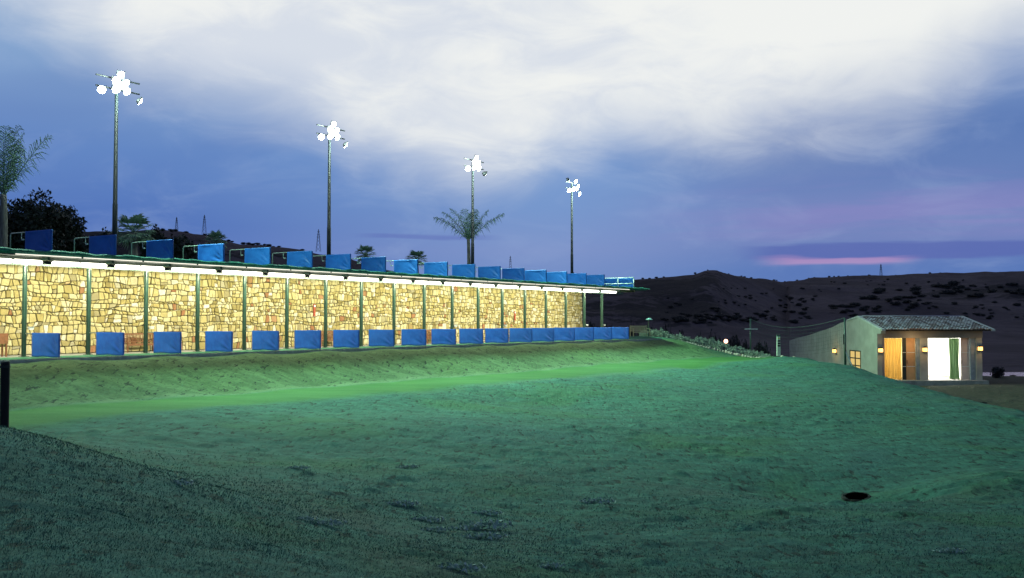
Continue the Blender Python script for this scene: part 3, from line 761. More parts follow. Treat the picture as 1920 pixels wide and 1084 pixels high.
# ------------------------------------------------------------------ floodlight masts
def spot(parent, loc, target, energy, size, col, blend=.6, rad_=1.1):
    l = bpy.data.lights.new('flood_beam', 'SPOT'); l.energy = energy; l.spot_size = R(size); l.spot_blend = blend; l.color = col; l.shadow_soft_size = rad_
    o = bpy.data.objects.new('flood_beam', l); C.objects.link(o); o.location = loc
    d = (Vector(target)-Vector(loc)).normalized(); o.rotation_euler = d.to_track_quat('-Z', 'Y').to_euler(); return o
MAST = [(213.5, 150, 0), (616, 243, 1), (886, 305, 2), (1072.5, 350, 3)]
MS = -3.8
names = ['tall floodlight mast at the far left with blazing lamps, the highest in view', 'floodlight mast second from the left, rising behind the seventh deck divider', 'floodlight mast standing right beside the large feather palm', 'rightmost and smallest floodlight mast, one dark lamp turned away at its head']
FLOODE = 16000.0
for px, py, i in MAST:
    t_ = t_at(px, MS); top = CAMZ+(HOR-153)/FPX*F(t_at(213.5, MS), MS).y
    ms = thing('floodlight_mast', names[i], 'floodlight', FX((t_, 3.8, 4.1)), ROT, 'floodlight masts behind the shelter')
    h_ = top-4.1
    MB().tube([(0, 0, 0), (0, 0, h_*.35), (0, 0, h_*.351), (0, 0, h_)], [.135, .125, .11, .08], 12).build('pole', M['mast'], ms, True)
    if i == 3: MB().box(-.09, .09, -.17, -.10, .9, 1.7).build('control_box', M['dark'], ms)
    arms = MB(); arms.tube([(-1.25, -.12, h_+.18), (1.25, -.12, h_+.18)], .04, 6); arms.tube([(-1.25, -.12, h_-.35), (1.25, -.12, h_-.35)], .04, 6); arms.tube([(0, 0, h_-.5), (0, 0, h_+.2)], .07, 8); arms.build('crossarm', M['dark'], ms)
    lamps = [(-1.15, -.60, -26, 1), (-.30, -.42, -8, 1), (.36, -.40, 10, 1), (1.18, -.80, 62, 1), (-.30, .06, -10, 1), (.30, .04, 10, 1), (-.02, .42, 0, 1), (.02, -.14, 0, 1)]
    if i == 3: lamps = [(-1.1, -.6, -26, 1), (-.25, -.40, -10, 1), (.36, -.30, 8, 1), (.80, -.75, 20, 1), (.1, .36, 0, 1), (.55, -.05, 15, 1), (-1.25, .35, -130, 0)]
    if i == 2: lamps[3] = (1.2, -.75, 85, 0)
    for lx, lz, yaw, on in lamps:
        lx *= .92; lz *= .92
        fl = MB(); Mx = Matrix.Translation((lx, -.3, h_+lz+.0)) @ Matrix.Rotation(R(yaw), 4, 'Z') @ Matrix.Rotation(R(28), 4, 'X') @ Matrix.Scale(.66, 4)
        # shallow bell body, opening towards -y
        ringr = [(.16, .06), (.13, .16), (-.02, .25), (-.10, .27)]
        n_ = 14; i0 = 0
        for y, r_ in ringr:
            for j in range(n_): a = 2*math.pi*j/n_; fl.v.append(tuple(Mx @ Vector((r_*math.cos(a), y, r_*math.sin(a)))))
        for q in range(3):
            for j in range(n_): fl.f.append((q*n_+j, q*n_+(j+1) % n_, (q+1)*n_+(j+1) % n_, (q+1)*n_+j))
        fl.f.append(tuple(range(n_)))
        fl.box(-.3, .3, -.13, .02, .262, .285, Mx)            # glare hood
        fl.box(-.33, -.29, -.03, .03, -.05, .32, Mx); fl.box(.29, .33, -.03, .03, -.05, .32, Mx)
        fo = fl.build('floodlight', M['dark'], ms, fix=True)
        ln = MB()
        for j in range(n_): a = 2*math.pi*j/n_; ln.v.append(tuple(Mx @ Vector(((.262+.03)*math.cos(a), -.112, (.262+.03)*math.sin(a)))))
        ln.v.append(tuple(Mx @ Vector((0, -.22, 0))))
        for j in range(n_): ln.f.append((j, (j+1) % n_, n_))
        ln.build('lens', M['flood'] if on else M['white'], fo, True, fix=True)
    loc = FX((t_, 3.8-.95, top-.2))
    col = (.50, 1.0, .62)
    pl0 = bpy.data.lights.new('mast_spill', 'POINT'); pl0.energy = 1500; pl0.color = (.75, 1.0, .85); pl0.shadow_soft_size = .5
    po = bpy.data.objects.new('mast_spill', pl0); C.objects.link(po); po.location = FX((t_, 3.8-.7, top-.1))
    spot(ms, loc, F(t_-4, 16, -2), FLOODE, 100, col)
    spot(ms, loc, F(t_+9, 13, -2), FLOODE*.6, 95, col)
    spot(ms, loc, F(t_-14, 30, -2), FLOODE*.55, 80, (.45, .95, .9))

# ------------------------------------------------------------------ palms
def feather_palm(label, loc, trunk_h, trunk_r, fronds, seed, group=None):
    rn = random.Random(seed); r = thing('feather_palm', label, 'palm tree', loc, 0, group)
    n = 14; pts = [(.06*math.sin(i/n*3), 0, trunk_h*i/n) for i in range(n+1)]
    MB().tube(pts, [trunk_r*(1.15-.3*i/n+.04*(i % 2)) for i in range(n+1)], 10).build('trunk', M['trunk'], r, True)
    cr = MB()
    for (azd, elev, L_, droop) in fronds:
        a = R(azd); d0 = Vector((math.cos(a), math.sin(a), 0)); p = Vector((pts[-1][0], 0, trunk_h-.15)); e = R(elev); rach = [p.copy()]; dirs = []
        N = 22
        for k in range(N):
            e -= R(droop)/N*(.4+1.2*k/N); d = d0*math.cos(e)+Vector((0, 0, 1))*math.sin(e); dirs.append(d); p = p+d*(L_/N); rach.append(p.copy())
        cr.tube(rach, [.035*(1-.85*k/N) for k in range(N+1)], 5)
        for k in range(3, N*2):
            f = k/(N*2); q = f*N; i_ = min(int(q), N-1); pos = rach[i_].lerp(rach[i_+1], q-i_); d = dirs[i_]
            side = d.cross(Vector((0, 0, 1))); side = side.normalized() if side.length > .05 else Vector((1, 0, 0)); up = side.cross(d)
            ll = L_*.34*math.sin(math.pi*min(1, f*.86+.12))**.7*rn.uniform(.8, 1.15)
            for sgn in (-1, 1):
                dd = (side*sgn*rn.uniform(.7, 1)+d*rn.uniform(.5, .85)+up*rn.uniform(-.2, .45)).normalized()
                wv = d*.014*(1+L_*.15)
                m1 = pos+dd*ll*.55; tip = pos+dd*ll+Vector((0, 0, -ll*rn.uniform(.2, .75)))
                cr.quad(pos-wv*.6, pos+wv*.6, m1+wv, m1-wv); cr.tri(m1-wv, m1+wv, tip)
    cr.build('crown', M['palmleaf'], r); return r
p1 = at(6, 365, 50)
feather_palm('tall feather palm with upright fronds at the left frame edge', (p1.x, p1.y, 4.1), p1.z-4.1, .18,
    [(60, 84, 3.8, 12), (2, 60, 3.8, 12), (120, 82, 3.7, 25), (-60, 80, 3.6, 22), (180, 70, 3.4, 30), (200, 50, 3.2, 30), (250, 66, 3.3, 40), (20, 79, 3.4, 10), (90, 75, 3.3, 30)], 3)
p2 = at(878, 448, 84)
feather_palm('feather palm with spreading fronds behind the third floodlight mast', (p2.x, p2.y, 4.1), p2.z-4.1, .15,
    [(180, 46, 3.5, 30), (172, 60, 3.3, 30), (165, 74, 3.2, 35), (0, 46, 3.7, 22), (8, 62, 3.1, 12), (60, 76, 3.0, 22), (-70, 75, 2.8, 45), (110, 80, 3.0, 30), (-60, 60, 2.4, 60)], 4)
def fan_palm(label, loc, trunk_h, rr, seed, n=34):
    rn = random.Random(seed); r = thing('fan_palm', label, 'palm tree', loc, rn.uniform(0, 6), 'low fan palms behind the deck')
    MB().tube([(0, 0, 0), (0, 0, trunk_h*.5), (0, 0, trunk_h)], [rr*.16, rr*.2, rr*.14], 9).build('trunk', M['trunk'], r, True)
    cr = MB()
    for k in range(n):
        a = k*2.4; e = R(62-100*(k/n)+rn.uniform(-8, 8)); d = Vector((math.cos(a)*math.cos(e), math.sin(a)*math.cos(e), math.sin(e)))
        base = Vector((0, 0, trunk_h)); hub = base+d*rr*.55; cr.tube([base, hub], .02, 4)
        side = d.cross(Vector((0, 0, 1))).normalized(); up = side.cross(d)
        for j in range(13):
            b_ = R(-78+156*j/12); dd = (d*math.cos(b_)+side*math.sin(b_)+up*rn.uniform(-.05, .1)).normalized(); q = (d*-math.sin(b_)+side*math.cos(b_))*rr*.035
            ln = rr*.55*(1-.25*abs(math.sin(b_)))*rn.uniform(.85, 1.1); m1 = hub+dd*ln*.6; tip = hub+dd*ln+Vector((0, 0, -ln*.25))
            cr.quad(hub-q*.3, hub+q*.3, m1+q, m1-q); cr.tri(m1-q, m1+q, tip)
    cr.build('crown', M['palmleaf'], r); return r
for lab, px, py, Y, rr, sd_ in (('bushy fan palm beside the foot of the leftmost floodlight mast', 250, 436, 62, 1.45, 1), ('small pale fan palm top showing above the fourth deck divider', 405, 452, 72, .9, 2), ('small dark fan palm above the seventh and eighth deck dividers', 685, 478, 78, .95, 3), ('small fan palm between the eighth and tenth deck dividers', 781, 487, 86, 1.05, 4)):
    p = at(px, py, Y); fan_palm(lab, (p.x, p.y, 4.1), max(.3, p.z-4.1), rr, sd_)

# ------------------------------------------------------------------ leafy trees and bushes
def crown_mesh(name, blobs, nleaf, leaf, seed, matr):
    """leaf faces spread through the shells and insides of several uneven blobs"""
    rn = np.random.default_rng(seed); vol = np.array([b[3]*b[4]*b[5] for b in blobs]); vol = vol/vol.sum(); V = []; cnt = 0
    for bl_, vv in zip(blobs, vol):
        n = int(nleaf*vv); cx, cy, cz, rx, ry, rz = bl_
        d = rn.normal(size=(n, 3)); d /= np.linalg.norm(d, axis=1)[:, None]
        lump = 1+.22*np.sin(d[:, 0]*5+cx)*np.cos(d[:, 2]*6+cy)+.12*np.sin(d[:, 1]*11+cz)
        rr = (rn.random(n)**.33)*lump
        c_ = d*rr[:, None]*np.array([rx, ry, rz])+np.array([cx, cy, cz])
        a = rn.normal(size=(n, 3)); a /= np.linalg.norm(a, axis=1)[:, None]; b = np.cross(a, d+rn.normal(size=(n, 3))*.5); b /= np.linalg.norm(b, axis=1)[:, None]+1e-9
        s = leaf*rn.uniform(.5, 1.3, n)[:, None]
        V.append(np.stack([c_-a*s, c_+b*s*.5, c_+a*s, c_-b*s*.5], 1).reshape(-1, 3))
    V = np.concatenate(V); Fq = np.arange(len(V)).reshape(-1, 4)
    o = npmesh(name, V, Fq, matr, smooth=False); return o
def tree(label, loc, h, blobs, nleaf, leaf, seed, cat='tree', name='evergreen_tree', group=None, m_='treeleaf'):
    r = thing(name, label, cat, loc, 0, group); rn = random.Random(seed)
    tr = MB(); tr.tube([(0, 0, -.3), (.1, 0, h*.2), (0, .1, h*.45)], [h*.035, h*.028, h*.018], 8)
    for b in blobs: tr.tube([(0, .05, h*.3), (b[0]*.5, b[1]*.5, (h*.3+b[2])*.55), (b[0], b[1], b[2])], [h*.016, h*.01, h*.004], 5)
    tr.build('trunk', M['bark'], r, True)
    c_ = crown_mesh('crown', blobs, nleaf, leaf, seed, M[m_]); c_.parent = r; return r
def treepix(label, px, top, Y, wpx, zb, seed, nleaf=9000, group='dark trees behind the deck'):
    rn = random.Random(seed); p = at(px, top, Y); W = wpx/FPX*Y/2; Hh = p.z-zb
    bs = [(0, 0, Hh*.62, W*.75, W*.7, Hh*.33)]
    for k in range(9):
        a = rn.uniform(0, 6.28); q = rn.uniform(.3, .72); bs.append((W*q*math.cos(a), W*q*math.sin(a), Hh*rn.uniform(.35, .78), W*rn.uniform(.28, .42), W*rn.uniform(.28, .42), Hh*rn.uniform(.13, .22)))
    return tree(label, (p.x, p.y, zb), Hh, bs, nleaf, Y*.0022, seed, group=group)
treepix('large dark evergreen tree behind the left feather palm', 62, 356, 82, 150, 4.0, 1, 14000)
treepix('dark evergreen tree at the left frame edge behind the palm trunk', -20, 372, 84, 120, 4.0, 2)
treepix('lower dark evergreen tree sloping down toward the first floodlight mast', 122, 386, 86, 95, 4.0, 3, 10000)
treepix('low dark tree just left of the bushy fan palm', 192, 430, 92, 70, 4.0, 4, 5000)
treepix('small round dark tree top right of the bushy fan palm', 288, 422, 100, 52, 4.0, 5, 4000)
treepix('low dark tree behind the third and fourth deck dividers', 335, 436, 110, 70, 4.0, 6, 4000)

# bushes: five shared crowns, hundreds of individual copies on the far slopes
bush_src = []
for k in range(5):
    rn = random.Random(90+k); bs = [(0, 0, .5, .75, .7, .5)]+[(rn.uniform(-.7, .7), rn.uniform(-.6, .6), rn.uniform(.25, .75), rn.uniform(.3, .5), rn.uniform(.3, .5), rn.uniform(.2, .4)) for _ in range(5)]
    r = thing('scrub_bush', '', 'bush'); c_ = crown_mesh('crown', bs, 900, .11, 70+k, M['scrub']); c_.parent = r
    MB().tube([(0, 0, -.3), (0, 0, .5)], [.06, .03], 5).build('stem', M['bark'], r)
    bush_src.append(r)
used = set(); bushes = 0
def put_bush(px, py_or_none, Y, size, label, group, flat=1.0):
    global bushes
    k = bushes % 5; x = (px-960)/FPX*Y; z = gz(x, Y)
    rz = random.uniform(0, 6.28); sc = (size*random.uniform(.9, 1.25), size*random.uniform(.9, 1.2), size*flat*random.uniform(.75, 1.1))
    if k in used: o = dup(bush_src[k], (x, Y, z-.15*size), rz, label, sc, group)
    else:
        used.add(k); o = bush_src[k]; o.location = (x, Y, z-.15*size); o.rotation_euler = (0, 0, rz); o.scale = sc; o['label'] = label; o['group'] = group
    bushes += 1; return o
SG = 'dark scrub bushes on the far hillside'
SL = 'small dark scrub bush dotted on the far dusky hillside'
def farY(px, py):
    """distance at which the hillside is seen at this pixel"""
    Ys = np.linspace(170, 1000, 400); xs = (px-960)/FPX*Ys; zs = hz(xs, Ys, False); ang_ = (HOR-py)/FPX
    vis = (zs-CAMZ)/Ys; i = np.argmax(vis >= ang_); return Ys[i] if vis[i] >= ang_ else None
rb = random.Random(5)
def scatter(n, x0, x1, y0, y1, s0, s1, flat=.8, lab=SL, grp=SG, slope=0):
    for _ in range(n):
        px = rb.uniform(x0, x1); py = rb.uniform(y0, y1)+slope*(px-x0); Y = farY(px, py)
        if Y: put_bush(px, None, Y, rb.uniform(s0, s1)*Y/FPX/1.3, lab, grp, flat)
scatter(60, 1250, 1520, 560, 600, 4, 10, .8, 'small dark scrub bush dotted on the pale slope below the first rounded hill'); scatter(40, 1240, 1500, 592, 607, 7, 15, .8, 'broad dark bush at the foot of the slope above the flat field')
scatter(26, 1600, 1740, 545, 585, 8, 17, .8, 'dark bushy tree in the dense belt crossing the far hillside', 'dark tree belt on the far hillside', -.02)
scatter(30, 1750, 1935, 535, 560, 9, 17, .8, 'dark bushy tree in the dense belt crossing the far hillside', 'dark tree belt on the far hillside')
scatter(22, 1560, 1650, 575, 594, 7, 12, .8, 'dark bushy tree in the dense belt crossing the far hillside', 'dark tree belt on the far hillside')
scatter(30, 1540, 1920, 526, 548, 3, 6, .8, 'tiny dark bush high on the right hillside just under the skyline'); scatter(34, 1700, 1930, 566, 600, 4, 10, .8, 'dark bush on the lower slope above the tiled roof')
scatter(24, 1350, 1560, 540, 566, 3, 7, .8, 'small dark bush midway up between the rounded hill and the pasture')
# ridge-line bushes that break the skyline
for _ in range(40):
    px = rb.uniform(1192, 1925); Y = float(np.interp(px, RID[:, 0], RID[:, 2]))*rb.uniform(.985, 1.0)
    put_bush(px, None, Y, rb.uniform(2.0, 4.5)*Y/FPX/1.3, 'tiny dark bush on the skyline of the right hills', 'bushes along the right skyline')
for _ in range(30):
    px = rb.uniform(300, 645); Y = float(np.interp(px, RID[:, 0], RID[:, 2]))*rb.uniform(.97, 1.0)
    put_bush(px, None, Y, rb.uniform(4, 9)*Y/FPX/1.3, 'dark bush on the skyline of the left hill behind the deck', 'bushes along the left skyline', .8)
# middle distance bushes beyond the silver hedge
for px, py, wv, Y in ((1225,612,40,125),(1250,606,44,132),(1205,610,36,128),(1180,606,40,135),(1145,604,44,135),(1110,602,40,140),(1275,618,34,128),(1310,628,36,124),(1335,622,34,128),(1352,628,30,120),(1378,626,34,124),(1395,634,30,118),(1425,640,34,116),(1330,640,36,112),(1300,640,36,110),(1495,650,22,122),(1440,652,24,116)):
    p = at(px, py, Y); zg = gz(p.x, p.y)
    o = put_bush(px, None, Y, 1, 'dark leafy bush in the unlit thicket beyond the silver hedge', 'dark thicket beyond the hedge')
    sz = wv/FPX*Y/2/1.0; o.scale = (sz, sz, max(.8, (p.z-zg)/1.05)); o.location.z = zg-.1
put_bush(1868, None, 98, 1.05, 'round dark bush standing in front of the pond right of the building', 'bushes right of the building', .95).scale = (.85, .85, 1.25)
put_bush(1839, None, 62, .3, 'tiny dark clump on the brown lawn in front of the building', 'bushes right of the building', .6)
put_bush(1897, None, 105, .35, 'low dark tuft at the pond edge at the right frame edge', 'bushes right of the building', .6)

# silver hedge with stone edging
def crest(px):                                              # distance of the hedge foot along the end of the bank
    return np.interp(px, [1200, 1260, 1330, 1400, 1480], [92, 94, 93.5, 92, 88])
hs_src = []
for k in range(3):
    rn = random.Random(40+k); r = thing('silver_shrub', '', 'shrub', group='silvery shrubs in the planted bed')
    bs = [(0, 0, .35, .7, .5, .4)]+[(rn.uniform(-.7, .7), rn.uniform(-.4, .4), rn.uniform(.2, .65), .35, .3, .28) for _ in range(5)]
    c_ = crown_mesh('crown', bs, 2600, .075, 140+k, M['silver']); c_.parent = r
    MB().tube([(0, 0, -.2), (0, 0, .4)], [.04, .02], 5).build('stem', M['bark'], r); hs_src.append(r)
pxs = list(range(1212, 1456, 12))
for k, px in enumerate(pxs):
    Y = float(crest(px))+rb.uniform(.4, 1.6); x = (px-960)/FPX*Y; lab = 'silvery leaved shrub in the sloping bed'
    lab = ('silvery shrub in the planted bed, nearest the pale bench and mushroom lamp' if k == 0 else 'silvery shrub at the low right end of the bed, next to the striped marker post' if k == len(pxs)-1 else 'silvery leaved shrub within the continuous planted bed running down from the bench')
    sc = (rb.uniform(.75, 1.05),)*2+(rb.uniform(1.1, 1.7)*(1 if px < 1400 else .75),)
    if k < 3: o = hs_src[k]; o.location = (x, Y, gz(x, Y)-.1); o.scale = sc; o['label'] = lab
    else: o = dup(hs_src[k % 3], (x, Y, gz(x, Y)-.1), rb.uniform(0, 6), lab, sc)
est = None
for k, px in enumerate(np.arange(1262, 1452, 5.2)):
    Y = float(crest(px))-.9+rb.uniform(-.15, .15); x = (px-960)/FPX*Y; r_ = rb.uniform(.09, .16)
    if est is None:
        b = MB(); b.ball((0, 0, 0), 1, 9, 6, (1.2, .8, .9)); b.v = [(v[0]+.12*math.sin(v[1]*7), v[1]+.1*math.sin(v[2]*6), v[2]+.1*math.sin(v[0]*5)) for v in b.v]
        est = b.build('edging_stone', M['palestone'], None, True); o = est; o['category'] = 'stone'; o['group'] = 'pale stones edging the shrub bed'; o['label'] = 'pale rounded stone in the edging row of the shrub bed'
    else: o = est.copy(); C.objects.link(o)
    o.location = (x, Y, gz(x, Y)+.06); o.scale = (r_*1.1, r_, r_*rb.uniform(.9, 1.4)); o.rotation_euler = (0, 0, rb.uniform(0, 6))

# ------------------------------------------------------------------ bench, mushroom lamp, bed lamp, net poles, marker
def place(px, Y): x = (px-960)/FPX*Y; return (x, Y, gz(x, Y))
M['palewood'] = mat('pale_weathered_wood', (.26, .29, .2), .7, 0, .3, 6, stretch=(1, 8, 8))
b1 = bench(M['palewood'], 1.75); b1['label'] = 'pale weathered bench on the grass right of the last lower divider'
b1.location = place(1197, 89.5); b1.rotation_euler = (0, 0, R(25)); b1['group'] = 'single bench beyond the bays'
ml = thing('path_lamp', 'short mushroom capped garden lamp beside the pale bench', 'lamp', place(1216, 90.5))
MB().tube([(0, 0, 0), (0, 0, 1.45)], .06, 8).build('post', M['greenmetal'], ml)
b_ = MB(); b_.tube([(.05, 0, 1.45), (.05, 0, 1.50), (.05, 0, 1.58), (.05, 0, 1.64)], [.30, .30, .2, .05], 14); b_.build('cap', mat('lamp_cap', (.2, .4, .4), .4), ml, True)
p = at(1361, 640, 99)
gl = thing('globe_lamp', 'small lit round globe lamp among the dark bushes behind the hedge', 'lamp', (p.x, p.y, p.z))
MB().ball((0, 0, 0), .2, 14, 9).build('globe', emit('warm_globe', (1, .55, .35), 5), gl, True)
MB().tube([(0, 0, -.2), (0, 0, -1.6)], .035, 6).build('post', M['dark'], gl)

n1p = at(1407, 598, 96); n2p = at(1584, 596, 81)
def netpole(label, top, base_z, r_, plate=False):
    o = thing('net_pole', label, 'pole', (top.x, top.y, base_z)); h_ = top.z-base_z
    MB().tube([(0, 0, 0), (0, 0, h_)], [r_, r_*.8], 8).build('pole', M['greenmetal'], o, True)
    return o, h_
o, h1 = netpole('tall green pole with a small flat lamp arm behind the hedge', n1p, gz(n1p.x, n1p.y)-.2, .09)
pa_ = at(1407, 617, 96).z-o.location.z
b_ = MB(); b_.box(-.55, .65, -.16, .16, pa_-.05, pa_+.03); b_.build('lamp_head', mat('lamp_plate', (.45, .5, .55), .4), o, bevel=.02)
MB().tube([(-.9, 0, pa_), (.1, 0, pa_+.02)], .03, 6).build('arm', M['dark'], o)
o, h2 = netpole('dark pole with a slanting brace in front of the building gable', n2p, gz(n2p.x, n2p.y)-.1, .10)
zb_ = gz(n2p.x, n2p.y)
b_ = MB(); b_.tube([(0, 0, at(1584, 658, 81).z-o.location.z), (.75, -.6, 0)], .06, 8); b_.build('brace', M['galv'], o)
MB().box(-.14, -.04, -.05, .05, h2*.55, h2*.72).build('bracket', M['dark'], o)
# netting
nm_ = bpy.data.materials.new('netting'); nm_.use_nodes = True; t = NT(nm_.node_tree)
p = t.n('ShaderNodeBsdfPrincipled', {'Base Color': (.03, .05, .05, 1), 'Roughness': .8}); t.n('ShaderNodeOutputMaterial', {0: p.outputs[0]})
b_ = MB(); A0 = n1p; B0 = n2p; N_ = 40
def cat_(f, sag): q = A0.lerp(B0, f); return Vector((q.x, q.y, q.z-sag*4*f*(1-f)*(1-.35*f)))
b_.tube([cat_(i/N_, .95) for i in range(N_+1)], .022, 4)
for i in range(1, 60):
    f = i/60; q = cat_(f, .95); b_.tube([q, (q.x, q.y, q.z-2.4+.9*f*(1-f))], .006, 3)
for j in range(1, 9):
    b_.tube([cat_(i/20, .95)-Vector((0, 0, .3*j)) for i in range(21)], .006, 3)
tag(b_.build('ball_net', nm_), 'sagging dark ball net strung between the two poles', 'net')

mk = thing('marker_post', 'pale square marker post with dark bands at the end of the strip', 'marker', place(1459, 84))
b_ = MB(); b_.box(-.14, .14, -.14, .14, 0, 1.62, None, .015); b_.build('post', mat('marker_paint', (.42, .5, .44), .5), mk, bevel=.01)
MB().box(-.15, .15, -.15, .15, 1.625, 1.75).build('cap', M['greenmetal'], mk)
for i, (z, c_) in enumerate(((1.42, 'yellow'), (1.18, 'dark'), (.98, 'dark'), (.78, 'dark'))):
    mm = M['dark'] if c_ == 'dark' else mat('yellow_paint', (.5, .45, .12), .5)
    MB().box(-.11, .11, -.146, -.138, z, z+(.06 if c_ == 'yellow' else .13)).build('band', mm, mk)
for i, (px, Y) in enumerate(((1466, 85), (1488, 84.5), (1481, 85.5))):
    x, y, z = place(px, Y); b = MB()
    b.ball((0, 0, .1), .13, 8, 5, (1.3, .9, .9)); b.v = [(v[0]+.03*math.sin(v[1]*40), v[1], v[2]+.02*math.sin(v[0]*50)) for v in b.v]
    o = b.build('rock', M['palestone'], None, True); o.location = (x, y, z); tag(o, ['pale rock at the foot of the marker post', 'pale rock third right of the marker post, close to the wall', 'pale rock in the middle, between marker post and wall'][i], 'rock', 'pale rocks by the marker post')

p = at(8, 795, 16)
bp = thing('timber_post', 'weathered black timber post stump at the left edge of the grass', 'post', (p.x, p.y, p.z-.08))
b_ = MB(); rn = random.Random(3); ringn = 10
zs = [0, .2, .45, .7, .9, 1.0, 1.06]
for z in zs:
    for j in range(ringn):
        a = 2*math.pi*j/ringn; r_ = .068*(1+.07*math.sin(j*3)+rn.uniform(-.05, .05)); b_.v.append((r_*math.cos(a), r_*math.sin(a), z+(rn.uniform(-.02, .02) if z > 1 else 0)))
for q in range(len(zs)-1):
    for j in range(ringn): b_.f.append((q*ringn+j, q*ringn+(j+1) % ringn, (q+1)*ringn+(j+1) % ringn, (q+1)*ringn+j))
b_.f.append(tuple((len(zs)-1)*ringn+j for j in range(ringn)))
b_.build('shaft', mat('tarred_timber', (.012, .012, .013), .8, 0, .4, 6, stretch=(5, 5, .6), bump=.01), bp, True)
MB().tube([(0, 0, .96), (0, 0, 1.0)], .078, 12).build('band', M['dark'], bp)

# ------------------------------------------------------------------ the building on the right
HX0, HX1, HY, HB = 30.9, 39.35, 85.0, -3.45
Z = lambda py, Y: CAMZ+(HOR-py)/FPX*Y
EAVE, RIDGE = Z(618, HY), Z(595, 90.5)
hs = thing('teaching_building', 'low rendered building with tiled roof, wing wall and brightly lit open rooms', 'building', (0, 0, 0))
# side wall with the swooping wing wall, a prism along x
side = [(HY, HB), (113, HB-.3), (113, Z(637, 112)-.1), (110, Z(634, 110)), (106, Z(629, 106)), (102, Z(622, 102)), (98, Z(614, 98)), (95.5, Z(606, 95.5)), (93.5, Z(602, 93.5)), (90.5, RIDGE), (HY+.02, EAVE+.04)]
wd = MB()
ROOFL = [(HY, EAVE), (90.5, RIDGE), (93.5, Z(602, 93.5)), (95.5, Z(606, 95.5)), (98, Z(614, 98)), (102, Z(622, 102)), (106, Z(629, 106)), (110, Z(634, 110)), (113, Z(637, 112)-.1)]
def topz(y): return float(np.interp(y, [p_[0] for p_ in ROOFL], [p_[1] for p_ in ROOFL]))
def hole_wall():
    """side wall outline split round the window"""
    wy0 = HX0*FPX/(1613-960); wy1 = HX0*FPX/(1592.5-960); wz0, wz1 = Z(700, 91), Z(657, 91)
    a = [(HY, HB), (wy0, HB), (wy0, topz(wy0)), (HY, EAVE)]
    c = [(wy0, HB), (wy1, HB), (wy1, wz0), (wy0, wz0)]
    d = [(wy0, wz1), (wy1, wz1), (wy1, topz(wy1)), (90.5, RIDGE), (wy0, topz(wy0))]
    f = [(wy1, HB), (113, HB-.3)]+[p_ for p_ in reversed(ROOFL) if p_[0] > wy1]+[(wy1, topz(wy1))]
    for poly in (a, c, d, f): wd.prism(poly, 'x', HX0, HX0+.3)
    return wy0, wy1, wz0, wz1
wy0, wy1, wz0, wz1 = hole_wall()
wd.build('side_wall', M['render'], hs, fix=True)
# front: piers and beam
XP = lambda px: (px-960)/FPX*HY
top_o = Z(634, HY)
MB().box(XP(1643), XP(1652), HY-.12, HY-.003, HB, EAVE-.35).build('pier', M['render'], hs)
MB().box(XP(1724), XP(1739), HY, HY+.5, HB, top_o-.003).build('pier', M['render'], hs)
MB().box(XP(1829), XP(1840), HY, HY+.5, HB, top_o-.003).build('pier', M['render'], hs)
MB().box(HX0+.302, XP(1841), HY-.05, HY+.5, top_o, EAVE-.05).build('lintel', mat('lintel_render', (.22, .2, .17), .9, 0, .2, 1), hs)
MB().box(HX0-.08, HX0+.3, HY-.3, HY-.003, EAVE-.34, EAVE+.05).build('eave_corner', M['render'], hs)
wi = mat('white_interior', (.8, .8, .76), .8, 0, .05, 1)
rm = MB()
xa, xm, xb = HX0+.31, XP(1731), XP(1839)
rm.box(xa, xb, HY+6.8, HY+7.0, HB, top_o+.3); rm.box(xb-.15, xb, HY+.502, HY+6.79, HB, top_o+.3); rm.box(xm-.08, xm+.08, HY+.502, HY+6.79, HB, top_o+.25); rm.box(xa, xb-.16, HY+.502, HY+6.79, top_o+.3, top_o+.4)
rm.build('interior_wall', wi, hs)
MB().box(HX0+.3, XP(1843), HY-.9, HY+6.79, HB-.4, HB+.06).build('floor', M['concrete'], hs)
# back and right outer walls
MB().box(HX0+.302, 39.9, 96.0, 96.3, HB-.3, EAVE).build('back_wall', M['render'], hs)
ow = MB(); ow.prism([(HY+.505, HB-.2), (96, HB-.2), (96, EAVE), (90.5, RIDGE-.05), (HY+.505, EAVE-.1)], 'x', xb+.01, xb+.3); ow.build('end_wall', M['render'], hs, fix=True)
